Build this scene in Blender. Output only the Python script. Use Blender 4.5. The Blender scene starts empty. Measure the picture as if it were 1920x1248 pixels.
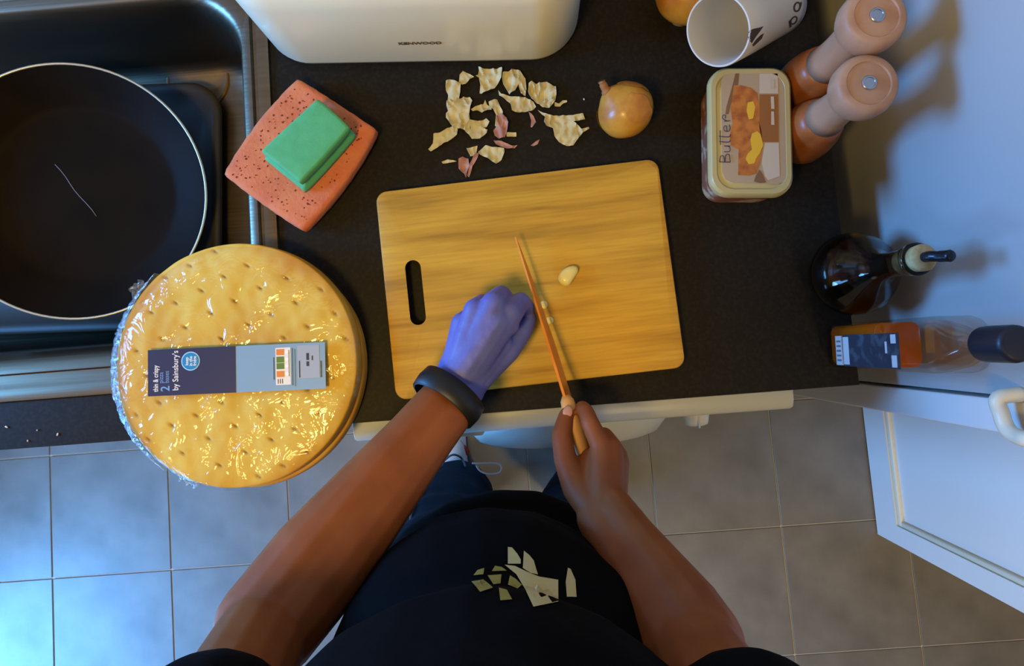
import bpy, bmesh, math, random
import numpy as np
from mathutils import Vector, Matrix, noise
from mathutils.bvhtree import BVHTree

random.seed(7)
scene = bpy.context.scene
C = scene.collection

# ------------------------------------------------------------------ camera
F, CX, CY = 1300.0, 960.0, 545.0          # focal length in pixels of a 1920 wide frame, optical centre
CZ, ZC = 1.78, 0.91                        # eye height, worktop height
NAD = (1000.0, 652.0)                      # where straight down falls
def _n(v): return v / np.linalg.norm(v)
_zc = -_n(np.array([(NAD[0]-CX)/F, -(NAD[1]-CY)/F, -1.0]))
_xc = np.array([1.0, 0.078, 0.0]); _xc = _n(_xc - _xc.dot(_zc)*_zc)
_yc = np.cross(_zc, _xc)
RC = np.array([_xc, _yc, _zc])
def ray(u, v): return Vector(RC @ np.array([(u-CX)/F, -(v-CY)/F, -1.0]))
def P(u, v, z):
    d = ray(u, v); return Vector((0, 0, CZ)) + d*((z-CZ)/d.z)
def PX(u, v, x):
    d = ray(u, v); return Vector((0, 0, CZ)) + d*(x/d.x)
def PY(u, v, y):
    d = ray(u, v); return Vector((0, 0, CZ)) + d*(y/d.y)
cam_d = bpy.data.cameras.new('camera'); cam = bpy.data.objects.new('camera', cam_d); C.objects.link(cam)
cam_d.sensor_fit = 'HORIZONTAL'; cam_d.sensor_width = 36; cam_d.lens = 36*F/1920
cam_d.shift_y = -(624-CY)/1920; cam_d.clip_start = 0.02
cam.matrix_world = Matrix.Translation((0, 0, CZ)) @ Matrix(RC.tolist()).to_4x4()
scene.camera = cam

# ------------------------------------------------------------------ light
scene.view_settings.view_transform = 'Standard'; scene.view_settings.look = 'None'
scene.view_settings.gamma = 1; scene.view_settings.use_curve_mapping = False
scene.view_settings.exposure = 0.0
w = bpy.data.worlds.new('world'); scene.world = w; w.use_nodes = True
w.node_tree.nodes['Background'].inputs[0].default_value = (1.0, 0.80, 0.55, 1)
w.node_tree.nodes['Background'].inputs[1].default_value = 0.13
def area(name, loc, target, sx, sy, energy, col):
    l = bpy.data.lights.new(name, 'AREA'); l.shape = 'RECTANGLE'; l.size = sx; l.size_y = sy
    l.energy = energy; l.color = col
    o = bpy.data.objects.new(name, l); C.objects.link(o); o.location = loc
    o.rotation_euler = (Vector(target)-Vector(loc)).to_track_quat('-Z', 'Y').to_euler()
    return o
area('window_daylight', (-1.66, 0.22, 1.44), (0.45, 0.20, 1.0), 0.60, 0.56, 50, (0.09, 0.38, 1.0))
area('glazed_door_daylight', (-1.66, -0.88, 0.44), (0.8, -0.38, 0.12), 0.75, 0.78, 58, (0.11, 0.41, 1.0))
lamp = bpy.data.lights.new('ceiling_lamp', 'POINT'); lamp.energy = 66; lamp.color = (1.0, 0.69, 0.20); lamp.shadow_soft_size = 0.17
lo = bpy.data.objects.new('ceiling_lamp', lamp); C.objects.link(lo); lo.location = (-0.50, -0.44, 2.40)
spot = bpy.data.lights.new('added_fill_spot', 'SPOT'); spot.energy = 46; spot.color = (1.0, 0.72, 0.30); spot.shadow_soft_size = 0.08  # extra warm spot, added to brighten the right-hand floor, door and arm
spot.spot_size = math.radians(70); spot.spot_blend = 0.9
so = bpy.data.objects.new('added_fill_spot', spot); C.objects.link(so); so.location = (0.50, -0.95, 2.40)
so.rotation_euler = (Vector((0.42, -0.62, 0.0))-so.location).to_track_quat('-Z', 'Y').to_euler()

# ------------------------------------------------------------------ helpers
def lin(c):
    def f(x):
        x /= 255.0
        return x/12.92 if x <= 0.04045 else ((x+0.055)/1.055)**2.4
    return (f(c[0]), f(c[1]), f(c[2]), 1)
MATS = {}
def mat(name, col, rough=0.5, metal=0.0, noise_=None, bump=None, trans=0.0, ior=1.45, spec=0.5, stretch=(1, 1, 1), sss=0.0, coat=0.0):
    """noise_=(scale, second colour, low, high); bump=(scale, strength, distance)"""
    if name in MATS: return MATS[name]
    m = bpy.data.materials.new(name); m.use_nodes = True; nt = m.node_tree; b = nt.nodes['Principled BSDF']
    b.inputs['Base Color'].default_value = lin(col); b.inputs['Roughness'].default_value = rough
    b.inputs['Metallic'].default_value = metal; b.inputs['Transmission Weight'].default_value = trans
    b.inputs['IOR'].default_value = ior; b.inputs['Specular IOR Level'].default_value = spec
    b.inputs['Coat Weight'].default_value = coat
    if sss:
        b.inputs['Subsurface Weight'].default_value = sss; b.inputs['Subsurface Radius'].default_value = (0.012, 0.005, 0.003)
        b.inputs['Subsurface Scale'].default_value = 0.5
    if noise_ or bump:
        tc = nt.nodes.new('ShaderNodeTexCoord'); mp = nt.nodes.new('ShaderNodeMapping'); mp.inputs['Scale'].default_value = stretch
        nt.links.new(tc.outputs['Object'], mp.inputs['Vector'])
    if noise_:
        n = nt.nodes.new('ShaderNodeTexNoise'); n.inputs['Scale'].default_value = noise_[0]; n.inputs['Detail'].default_value = 6
        nt.links.new(mp.outputs['Vector'], n.inputs['Vector'])
        r = nt.nodes.new('ShaderNodeValToRGB'); nt.links.new(n.outputs['Fac'], r.inputs['Fac'])
        r.color_ramp.elements[0].position = noise_[2]; r.color_ramp.elements[1].position = noise_[3]
        r.color_ramp.elements[0].color = lin(col); r.color_ramp.elements[1].color = lin(noise_[1])
        nt.links.new(r.outputs['Color'], b.inputs['Base Color'])
    if bump:
        n2 = nt.nodes.new('ShaderNodeTexNoise'); n2.inputs['Scale'].default_value = bump[0]; n2.inputs['Detail'].default_value = 4
        nt.links.new(mp.outputs['Vector'], n2.inputs['Vector'])
        bp = nt.nodes.new('ShaderNodeBump'); bp.inputs['Strength'].default_value = bump[1]; bp.inputs['Distance'].default_value = bump[2]
        nt.links.new(n2.outputs['Fac'], bp.inputs['Height']); nt.links.new(bp.outputs['Normal'], b.inputs['Normal'])
    MATS[name] = m; return m
def film_mat(name, tint, gloss, rough, bumps=None):
    m = bpy.data.materials.new(name); m.use_nodes = True; nt = m.node_tree
    for n in list(nt.nodes):
        if n.type != 'OUTPUT_MATERIAL': nt.nodes.remove(n)
    out = [n for n in nt.nodes if n.type == 'OUTPUT_MATERIAL'][0]
    t = nt.nodes.new('ShaderNodeBsdfTransparent'); t.inputs[0].default_value = tint
    g = nt.nodes.new('ShaderNodeBsdfGlossy'); g.inputs['Roughness'].default_value = rough
    mx = nt.nodes.new('ShaderNodeMixShader'); mx.inputs[0].default_value = gloss
    nt.links.new(t.outputs[0], mx.inputs[1]); nt.links.new(g.outputs[0], mx.inputs[2]); nt.links.new(mx.outputs[0], out.inputs[0])
    if bumps:
        tc = nt.nodes.new('ShaderNodeTexCoord')
        n2 = nt.nodes.new('ShaderNodeTexNoise'); n2.inputs['Scale'].default_value = bumps[0]; n2.inputs['Detail'].default_value = 3
        n2.inputs['Distortion'].default_value = 1.2
        nt.links.new(tc.outputs['Object'], n2.inputs['Vector'])
        bp = nt.nodes.new('ShaderNodeBump'); bp.inputs['Strength'].default_value = bumps[1]; bp.inputs['Distance'].default_value = bumps[2]
        nt.links.new(n2.outputs['Fac'], bp.inputs['Height']); nt.links.new(bp.outputs['Normal'], g.inputs['Normal'])
    return m

WL = {}
def tag(o, label=None, cat=None, group=None, kind=None):
    if label: o['label'] = label
    if cat: o['category'] = cat
    if group: o['group'] = group
    if kind: o['kind'] = kind
    return o
def thing(name, loc, label, cat, group=None):
    o = bpy.data.objects.new(name, None); C.objects.link(o); o.location = loc; o.empty_display_size = 0.03
    WL[o] = Vector(loc); return tag(o, label, cat, group)
def add(name, me, m, parent=None, smooth=True):
    """me in world coordinates -> object with its origin at its base (or at its parent)"""
    if m: me.materials.append(m)
    if smooth:
        me.polygons.foreach_set('use_smooth', [True]*len(me.polygons))
    o = bpy.data.objects.new(name, me); C.objects.link(o)
    if parent is None:
        co = np.empty(len(me.vertices)*3); me.vertices.foreach_get('co', co); co = co.reshape(-1, 3)
        mn, mx = co.min(0), co.max(0); b = Vector(((mn[0]+mx[0])/2, (mn[1]+mx[1])/2, mn[2]))
        me.transform(Matrix.Translation(-b)); o.location = b; WL[o] = b
    else:
        me.transform(Matrix.Translation(-WL[parent])); o.parent = parent; WL[o] = WL[parent].copy()
    return o
def mesh(verts, faces, name='m'):
    me = bpy.data.meshes.new(name); me.from_pydata([tuple(v) for v in verts], [], faces); me.update(); return me
def sharp(o, deg=35):
    o.data.set_sharp_from_angle(angle=math.radians(deg)); return o
def merge(parts):
    V, Fs = [], []
    for v, f in parts:
        k = len(V); V += list(v); Fs += [tuple(i+k for i in q) for q in f]
    return V, Fs
def box(x0, x1, y0, y1, z0, z1):
    v = [(x0,y0,z0),(x1,y0,z0),(x1,y1,z0),(x0,y1,z0),(x0,y0,z1),(x1,y0,z1),(x1,y1,z1),(x0,y1,z1)]
    return v, [(3,2,1,0),(4,5,6,7),(0,1,5,4),(1,2,6,5),(2,3,7,6),(3,0,4,7)]
def bevel_mesh(me, w, seg=2, ang=30):
    bm = bmesh.new(); bm.from_mesh(me)
    bmesh.ops.recalc_face_normals(bm, faces=bm.faces)
    es = [e for e in bm.edges if len(e.link_faces) == 2 and e.calc_face_angle(0) > math.radians(ang)]
    bmesh.ops.bevel(bm, geom=es, offset=w, segments=seg, affect='EDGES', profile=0.5)
    bm.to_mesh(me); bm.free(); return me
def bbox_mesh(x0, x1, y0, y1, z0, z1, w=0.003, seg=2):
    me = mesh(*box(x0, x1, y0, y1, z0, z1)); return bevel_mesh(me, w, seg)
def frame_of(axis):
    a = Vector(axis).normalized(); h = Vector((1, 0, 0)) if abs(a.x) < 0.9 else Vector((0, 1, 0))
    e1 = (h - a*h.dot(a)).normalized(); return e1, a.cross(e1), a
def lathe(prof, base, axis=(0, 0, 1), n=40, caps=True):
    e1, e2, a = frame_of(axis); base = Vector(base); V, Fs = [], []
    for r, z in prof:
        for i in range(n):
            t = 2*math.pi*i/n; V.append(base + a*z + (e1*math.cos(t)+e2*math.sin(t))*r)
    for k in range(len(prof)-1):
        for i in range(n):
            j = (i+1) % n; Fs.append((k*n+i, k*n+j, (k+1)*n+j, (k+1)*n+i))
    if caps:
        Fs.append(tuple(reversed(range(n)))); Fs.append(tuple(range((len(prof)-1)*n, len(prof)*n)))
    return V, Fs
def rr(cx, cy, hx, hy, r, rot=0.0, k=8):
    pts = []
    for sx, sy, a0 in ((1, 1, 0), (-1, 1, 90), (-1, -1, 180), (1, -1, 270)):
        for i in range(k+1):
            a = math.radians(a0+90*i/k); pts.append((sx*(hx-r)+r*math.cos(a), sy*(hy-r)+r*math.sin(a)))
    c, s = math.cos(rot), math.sin(rot)
    return [(cx+x*c-y*s, cy+x*s+y*c) for x, y in pts]
def loft(rings, cap0=True, cap1=True):
    V, Fs = [], []; n = len(rings[0])
    for r in rings: V += [tuple(p) for p in r]
    for k in range(len(rings)-1):
        for i in range(n):
            j = (i+1) % n; Fs.append((k*n+i, k*n+j, (k+1)*n+j, (k+1)*n+i))
    if cap0: Fs.append(tuple(reversed(range(n))))
    if cap1: Fs.append(tuple(range((len(rings)-1)*n, len(rings)*n)))
    return V, Fs
def lay(pts, z): return [(x, y, z) for x, y in pts]
def tube(pts, rad, n=10, closed=False):
    pts = [Vector(p) for p in pts]; m = len(pts)
    if not isinstance(rad, (list, tuple)): rad = [rad]*m
    V, Fs = [], []; e1 = None
    for i, p in enumerate(pts):
        a = pts[(i+1) % m] if (closed or i < m-1) else p; b = pts[i-1] if (closed or i > 0) else p
        t = (a-b).normalized()
        if e1 is None: e1 = frame_of(t)[0]
        e1 = (e1 - t*e1.dot(t)).normalized(); e2 = t.cross(e1)
        for q in range(n):
            th = 2*math.pi*q/n; V.append(p + (e1*math.cos(th)+e2*math.sin(th))*rad[i])
    for i in range(m if closed else m-1):
        for q in range(n):
            j = (q+1) % n; i2 = (i+1) % m; Fs.append((i*n+q, i*n+j, i2*n+j, i2*n+q))
    if not closed:
        Fs.append(tuple(reversed(range(n)))); Fs.append(tuple(range((m-1)*n, m*n)))
    return V, Fs
def smooth_path(pts, sub=6):
    pts = [Vector(p) for p in pts]; out = []
    for i in range(len(pts)-1):
        p0, p1, p2, p3 = pts[max(i-1, 0)], pts[i], pts[i+1], pts[min(i+2, len(pts)-1)]
        for k in range(sub):
            t = k/sub
            out.append(0.5*((2*p1)+(p2-p0)*t+(2*p0-5*p1+4*p2-p3)*t*t+(3*p1-p0-3*p2+p3)*t**3))
    out.append(pts[-1]); return out
def slab(outline, z0, z1, holes=(), bev=0.0):
    """flat plate with holes: outline and holes are 2D loops"""
    bm = bmesh.new()
    def ring(l, z): return [bm.verts.new((x, y, z)) for x, y in l]
    def inset(l, d):
        n = len(l); out = []
        for i in range(n):
            a, b, c = Vector(l[i-1]), Vector(l[i]), Vector(l[(i+1) % n])
            t = (c-a).normalized(); out.append(tuple(b + Vector((-t.y, t.x))*d))
        return out
    tops, bots = [], []
    for k, l in enumerate([outline]+list(holes)):
        d = bev*(1 if k == 0 else -1)
        seq = [(l, z0), (l, z1-bev), (inset(l, d*0.3), z1-bev*0.3), (inset(l, d), z1)] if bev else [(l, z0), (l, z1)]
        rs = [ring(a, z) for a, z in seq]
        for q in range(len(rs)-1):
            n = len(l)
            for i in range(n):
                j = (i+1) % n; bm.faces.new((rs[q][i], rs[q][j], rs[q+1][j], rs[q+1][i]))
        bots.append(rs[0]); tops.append(rs[-1])
    for grp in (tops, bots):
        es = []
        for r in grp:
            for i in range(len(r)):
                e = bm.edges.get((r[i], r[(i+1) % len(r)])); es.append(e)
        bmesh.ops.triangle_fill(bm, edges=es, use_beauty=True)
    bmesh.ops.recalc_face_normals(bm, faces=bm.faces)
    me = bpy.data.meshes.new('slab'); bm.to_mesh(me); bm.free(); return me
def text_mesh(s, size, origin, xdir, ydir, extrude=0.0002, bold=0.0, align='LEFT', xs=1.0):
    cu = bpy.data.curves.new('txt', 'FONT'); cu.body = s; cu.size = size; cu.extrude = extrude; cu.offset = bold; cu.align_x = align
    cu.resolution_u = 3
    o = bpy.data.objects.new('txt', cu); C.objects.link(o)
    dg = bpy.context.evaluated_depsgraph_get(); me = bpy.data.meshes.new_from_object(o.evaluated_get(dg))
    bpy.data.objects.remove(o); bpy.data.curves.remove(cu)
    xd = Vector(xdir).normalized(); yd = Vector(ydir).normalized(); zd = xd.cross(yd)
    M = Matrix.Translation(origin) @ Matrix((xd, yd, zd)).transposed().to_4x4() @ Matrix.Scale(xs, 4, (1, 0, 0))
    me.transform(M); return me
def capsule(p, q, r0, r1, n=14):
    """tapered capsule"""
    p, q = Vector(p), Vector(q); d = q-p; L = max(d.length, 1e-6); prof = []
    for i in range(1, 5):
        a = math.radians(-90+90*i/5); prof.append((r0*math.cos(a), r0*math.sin(a)))
    prof += [(r0, 0), (r1, L)]
    for i in range(1, 5):
        a = math.radians(90*i/5); prof.append((r1*math.cos(a), L+r1*math.sin(a)))
    return lathe(prof, p, d if d.length > 1e-6 else (0, 0, 1), n)
def ellipsoid(c, rx, ry, rz, n=20, rot=None):
    V, Fs = lathe([(math.sin(math.pi*(i+0.5)/10), -math.cos(math.pi*(i+0.5)/10)) for i in range(10)], (0, 0, 0), (0, 0, 1), n)
    V = [Vector((v.x*rx, v.y*ry, v.z*rz)) for v in V]
    if rot: V = [rot @ v for v in V]
    return [v+Vector(c) for v in V], Fs
def blob(parts, voxel, smooth_it=6, fac=0.5):
    """fuse overlapping closed pieces into one continuous surface"""
    me = mesh(*merge(parts)); o = bpy.data.objects.new('b', me); C.objects.link(o)
    r = o.modifiers.new('r', 'REMESH'); r.mode = 'VOXEL'; r.voxel_size = voxel
    s = o.modifiers.new('s', 'SMOOTH'); s.factor = fac; s.iterations = smooth_it
    dg = bpy.context.evaluated_depsgraph_get(); out = bpy.data.meshes.new_from_object(o.evaluated_get(dg))
    bpy.data.objects.remove(o); bpy.data.meshes.remove(me); return out
def chain(pts, rads):
    return [capsule(pts[i], pts[i+1], rads[i], rads[i+1]) for i in range(len(pts)-1)]

# ------------------------------------------------------------------ setting
XE = 0.395; YF = -0.076                    # right end and front edge of the worktop
XW = 0.452                                 # right wall
m_tile = mat('floor_tile', (132, 127, 120), 0.42, noise_=(9, (110, 106, 100), 0.35, 0.7), bump=(60, 0.08, 0.002))
m_grout = mat('grout', (204, 200, 192), 0.8)
fl = tag(add('floor', mesh(*box(-1.72, 1.6, -1.6, 0.70, -0.03, -0.004)), m_grout, smooth=False), kind='structure')
T = 0.307; tm = bbox_mesh(0.0015, T-0.0015, 0.0015, T-0.0015, -0.006, 0.0, 0.0012, 1); tm.materials.append(m_tile)
for i in range(-6, 6):
    for j in range(-3, 3):
        x, y = -0.344+(i+1)*T, -0.180-T+(j)*T
        if x < -1.9 or y < -1.3 or y > 0.2: continue
        t = bpy.data.objects.new('tile', tm); C.objects.link(t); t.parent = fl
        t.location = Vector((x, y, 0))-WL[fl]
m_wall = mat('wall_paint', (180, 177, 172), 0.6, bump=(40, 0.05, 0.002))
m_white = mat('white_gloss_paint', (232, 229, 222), 0.35)
YL1, YL2 = PX(1700, 727, XW).y, PX(1690, 777, XW).y
tag(add('wall_right', mesh(*box(XW, XW+0.1, YL1+0.003, 0.70, 0, 2.4)), m_wall, smooth=False), kind='structure')
trim1 = tag(add('trim_1', bbox_mesh(XW-0.001, XW+0.1, YL2, YL1-0.001, 0, 2.4, 0.002), m_white, smooth=False), kind='structure')
tag(add('wall_back', mesh(*box(-1.62, XW, 0.62, 0.70, 0, 2.4)), m_wall, smooth=False), kind='structure')
wl = merge([box(-1.72, -1.62, -1.6, -1.36, 0, 2.4), box(-1.72, -1.62, -1.36, -0.54, 1.1, 2.4), box(-1.72, -1.62, -0.54, -0.32, 0, 2.4), box(-1.72, -1.62, -0.32, -0.10, 0, 2.4), box(-1.72, -1.62, -0.10, 0.54, 0, 1.12), box(-1.72, -1.62, -0.10, 0.54, 1.76, 2.4), box(-1.72, -1.62, 0.54, 0.70, 0, 2.4)])
tag(add('wall_left', mesh(*wl), m_wall, smooth=False), kind='structure')
def frame(y0, y1, z0, z1):
    return mesh(*merge([box(-1.71, -1.665, y0, y0+.03, z0, z1), box(-1.71, -1.665, y1-.03, y1, z0, z1), box(-1.71, -1.665, y0+.03, y1-.03, z0, z0+.03), box(-1.71, -1.665, y0+.03, y1-.03, z1-.03, z1)]))
tag(add('window_1', frame(-0.10, 0.54, 1.12, 1.76), m_white, smooth=False), kind='structure')
tag(add('door_2', frame(-1.36, -0.54, 0.0, 1.1), m_white, smooth=False), kind='structure')
# door leaf standing open beyond the end of the right wall
a = P(1614, 775, 0); b = P(1640, 1000, 0); XD = (a.x+b.x)/2+0.004; YD = b.y
HB = 0.105; HS = 0.045
dr = tag(thing('door_1', (XD+0.02, YD+0.35, 0), None, None), kind='structure')
dp = merge([box(XD, XD+0.035, YD, YD+0.74, 0.006, HB), box(XD, XD+0.035, YD, YD+HS, HB, 1.95), box(XD, XD+0.035, YD+0.74-HS, YD+0.74, HB, 1.95), box(XD, XD+0.035, YD+HS, YD+0.74-HS, 1.85, 1.95)])
add('door_frame', mesh(*dp), m_white, dr, smooth=False)
add('panel', mesh(*box(XD+0.012, XD+0.025, YD+HS-0.01, YD+0.74-HS+0.01, HB-0.01, 1.86)), m_white, dr, smooth=False)
m_mould = mat('moulding_paint', (238, 226, 196), 0.4)
for nm, bx in (('moulding', box(XD+0.003, XD+0.014, YD+HS, YD+0.74-HS, HB, HB+0.016)), ('moulding', box(XD+0.003, XD+0.014, YD+HS, YD+HS+0.012, HB+0.016, 1.85))):
    me = mesh(*bx); bevel_mesh(me, 0.003, 2); add(nm, me, m_mould, dr)
XH = XW-.022
hp = smooth_path([PX(1872, 742, XH)+Vector((.022, 0, 0)), PX(1872, 746, XH), PX(1877, 775, XH), PX(1888, 803, XH), PX(1908, 818, XH), PX(1935, 824, XH), PX(1945, 824, XH)+Vector((.022, 0, 0))], 5)
add('handle', mesh(*tube(hp, .0072, 12)), m_mould, trim1)

# ------------------------------------------------------------------ worktop
m_top = mat('worktop_laminate', (31, 27, 20), 0.5, noise_=(220, (38, 33, 25), 0.45, 0.62), bump=(500, 0.05, 0.0005), spec=0.12)
SX0, SX1, SY0, SY1 = -1.12, P(517, 300, ZC).x, P(205, 740, ZC).y, P(200, 8, ZC).y+.052   # sink flange
wt = slab([(-1.6, YF), (XE, YF), (XE, 0.618), (-1.6, 0.618)], ZC-0.038, ZC,
          [[(SX0+0.03, SY0+0.03), (SX0+0.03, SY1-0.02), (SX1-0.03, SY1-0.02), (SX1-0.03, SY0+0.03)]])
tag(add('worktop', wt, m_top, smooth=False), 'dark brown speckled laminate worktop running along the kitchen wall', 'worktop')
m_cab = mat('cabinet_white', (214, 210, 200), 0.5)
cab = thing('base_cabinet', (-1.0, 0.2, 0), 'white base cabinet under the sink end of the worktop', 'cabinet')
add('body', mesh(*merge([box(-1.55, -1.53, YF+0.06, 0.6, 0.1, ZC-0.04), box(-0.3, -0.28, YF+0.06, 0.6, 0.1, ZC-0.04), box(-1.53, -0.3, 0.58, 0.6, 0.1, ZC-0.04), box(-1.53, -0.3, YF+0.06, 0.58, 0.1, 0.12)])), m_cab, cab, smooth=False)
for k in range(2):
    d = add('door', bbox_mesh(-1.55+k*0.636, -1.55+k*0.636+0.63, YF+0.035, YF+0.055, 0.13, ZC-0.05, 0.002), m_cab, cab, smooth=False)
    hx = -1.55+k*0.636+(0.57 if k == 0 else 0.06)
    add('handle', mesh(*tube([(hx, YF+0.036, 0.6), (hx, YF+0.02, 0.605), (hx, YF+0.02, 0.72), (hx, YF+0.036, 0.725)], 0.005, 8)), m_cab, d)
add('plinth', mesh(*box(-1.55, -0.28, YF+0.1, YF+0.115, 0.002, 0.1)), m_cab, cab, smooth=False)

# ------------------------------------------------------------------ sink
m_steel = mat('brushed_steel', (132, 114, 92), 0.36, 1.0, noise_=(3, (116, 100, 80), 0.3, 0.7), bump=(6, 0.06, 0.01), stretch=(1, 40, 1))
m_steel_in = m_steel
def srect(dl, dr_, df, db, r, z): 
    x0, x1, y0, y1 = SX0+dl, SX1-dr_, SY0+df, SY1-db
    return lay(rr((x0+x1)/2, (y0+y1)/2, (x1-x0)/2, (y1-y0)/2, r, 0, 10), z)
rings = [srect(0, 0, 0, 0, .02, ZC+.0005), srect(.0015, .0015, .0015, .0015, .02, ZC+.004), srect(.006, .006, .006, .006, .02, ZC+.005),
         srect(.018, .017, .018, .03, .02, ZC+.0045), srect(.02, .0185, .021, .034, .022, ZC+.001), srect(.024, .022, .034, .036, .025, ZC+.001),
         srect(.026, .0245, .036, .039, .03, ZC+.0055), srect(.05, .034, .04, .05, .075, ZC+.005), srect(.054, .038, .048, .054, .08, ZC+.001),
         srect(.058, .042, .062, .058, .085, ZC-.012), srect(.062, .046, .066, .062, .085, ZC-.06), srect(.07, .054, .074, .07, .08, ZC-.15),
         srect(.085, .07, .09, .085, .07, ZC-.168), srect(.12, .11, .12, .12, .06, ZC-.171)]
sk = thing('sink', (-0.7, 0.2, ZC-0.171), 'stainless steel sink let into the dark worktop', 'sink')
sharp(add('basin', mesh(*loft(rings, False, True)), m_steel, sk), 50)
dc = P(372, 150, ZC-.17)
add('drain', mesh(*lathe([(.05, 0), (.05, .003), (.047, .004), (.0445, .002), (.03, .001), (.012, .001)], (dc.x, dc.y, ZC-.171), n=36)), mat('drain_brass', (112, 84, 40), 0.5, 0.5), sk)

# washing-up bowl
m_bowl = mat('grey_plastic', (44, 41, 35), 0.55)
zb = 0.766; c0 = P(408, 175, zb); c1 = P(424, 470, zb)
bx1 = c1.x-0.006; by1 = P(330, 146, zb).y; bx0, by0 = bx1-0.50, 0.078
rot = math.radians(-2.5)
def br(d, r, z): return lay(rr((bx0+bx1)/2, (by0+by1)/2, (bx1-bx0)/2-d, (by1-by0)/2-d, r, rot, 8), z)
bw = tag(add('washing_up_bowl', mesh(*loft([br(.05, .04, .742), br(.035, .045, .744), br(.013, .05, zb-.006), br(.0, .05, zb-.008), br(.0, .05, zb), br(.004, .05, zb+.002), br(.012, .048, zb+.001), br(.016, .047, zb-.005), br(.04, .045, .749), br(.055, .04, .746)])), m_bowl),
         'dark grey plastic washing-up bowl standing in the sink under the frying pan', 'bowl')
# frying pan, tilted
pc = Vector((-.629, .267, .84)); pn = Vector((.207, -.155, 1)).normalized(); R0 = .179
pan = thing('frying_pan', pc-pn*.05, 'large black frying pan with a thin bright rim lying tilted in the sink', 'pan')
m_pan = mat('nonstick', (27, 19, 11), 0.55, spec=.05, noise_=(14, (20, 14, 8), 0.4, 0.65))
m_rim = mat('pan_rim_metal', (205, 195, 170), 0.35, 0.7)
prof = [(.05, -.05), (.118, -.05), (.135, -.045), (.176, -.004), (.1785, 0), (.1765, .0008), (.1735, -.002), (.132, -.042), (.12, -.0455), (.06, -.0462), (.01, -.0462)]
sharp(add('pan_body', mesh(*lathe(prof, pc, pn, 72)), m_pan, pan), 60)
e1, e2, _ = frame_of(pn)
rp = [pc+(e1*math.cos(t)+e2*math.sin(t))*(R0-.0012)+pn*.0003 for t in [2*math.pi*i/96 for i in range(96)]]
add('rim', mesh(*tube(rp, .0019, 8, closed=True)), m_rim, pan)
hd = Vector((-1, .25, 0)); hd = (hd-pn*hd.dot(pn)).normalized()
add('handle', mesh(*tube(smooth_path([pc+hd*.17-pn*.012, pc+hd*.2+pn*.0, pc+hd*.26+pn*.02, pc+hd*.36+pn*.03], 4), .011, 10)), mat('black_plastic', (24, 24, 24), 0.4), pan)
s0, s1 = P(103, 308, .8), P(180, 405, .8)
def on_pan(u, v):
    d = ray(u, v); o = Vector((0, 0, CZ)); c = pc-pn*.0459; t = (c-o).dot(pn)/d.dot(pn); return o+d*t
add('scratch', mesh(*tube([on_pan(103+77*t+2*math.sin(9*t), 308+97*t) for t in [i/8 for i in range(9)]], .0006, 5)), mat('scratch_grey', (120, 120, 124), 0.5), pan)

# ------------------------------------------------------------------ washing machine
m_wm = mat('appliance_white', (196, 196, 186), 0.35)
m_wm2 = mat('appliance_grey', (178, 182, 184), 0.4)
wx0, wx1 = P(660, 800, .865).x, P(1489, 740, .865).x
yp = P(1200, 783, .83).y                  # front of the control panel
wm = thing('washing_machine', ((wx0+wx1)/2, 0.2, 0), 'white front-loading washing machine built in under the worktop', 'washing machine')
yb = YF+0.004
me = bevel_mesh(mesh(*box(wx0, wx1, yb, 0.5, 0.02, .869)), .004, 2); add('body', me, m_wm, wm)
pv = [(wx0, .868), (wx1, .868)]
pr = [(yb+.002, .868), (yp+.012, .867), (yp+.003, .862), (yp, .853), (yp-.001, .80), (yp+.012, .745), (yb+.002, .735)]
V = [(wx0+.001, y, z) for y, z in pr]+[(wx1-.001, y, z) for y, z in pr]; n = len(pr)
Fs = [tuple(range(n)), tuple(range(2*n-1, n-1, -1))]+[(i, i+n, (i+1) % n+n, (i+1) % n) for i in range(n)]
me = mesh(V, Fs); bevel_mesh(me, .0025, 2, 50); cp = add('control_panel', me, m_wm, wm); sharp(cp, 40)
add('panel_gap', mesh(*box(wx0+.03, wx1-.03, YF-.0045, YF-.0025, .8672, .8687)), m_wm2, cp, smooth=False)
kb = PY(1316, 797, yp-.018)
kn = add('knob', mesh(*lathe([(.0195, 0), (.0195, .002), (.017, .018), (.0155, .022), (.010, .024)], (kb.x, yp+.002, .782), (0, -1, 0), 28)), m_wm, cp)
add('pointer', mesh(*box(kb.x-.0012, kb.x+.0012, yp-.0235, yp-.004, .794, .8005)), m_wm2, kn, smooth=False)
dx = P(1066, 820, .5).x; dz = .47
yd = yb-.03
yfr = P(1066, 820, .5).y; dq = (yd-yfr)
dpf = [(.19, 0), (.19, dq*.25), (.183, dq*.6), (.165, dq*.92), (.15, dq), (.138, dq*.9), (.118, dq*.6)]
dd = add('door', mesh(*lathe(dpf, (dx, yd, dz), (0, -1, 0), 56)), m_wm, wm); sharp(dd, 40)
add('glass_bowl', mesh(*lathe([(.13, dq*.5), (.128, dq*.7), (.1, dq*.85), (.05, dq*.95), (.01, dq*.97)], (dx, yd, dz), (0, -1, 0), 40)), mat('dark_glass', (22, 24, 28), 0.1, spec=0.6), dd)
add('front_panel', bbox_mesh(wx0+.004, wx1-.004, yd-.001, yb+.002, .03, .735, .006), m_wm, wm)
add('catch', mesh(*box(dx-.045, dx-.005, yd-.036, yd-.001, dz+.186, dz+.196)), m_wm2, dd, smooth=False)
dwx = wx0+.03
add('detergent_drawer', bbox_mesh(dwx, dwx+.14, yp-.006, yp+.01, .765, .845, .003), m_wm, wm)

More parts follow.
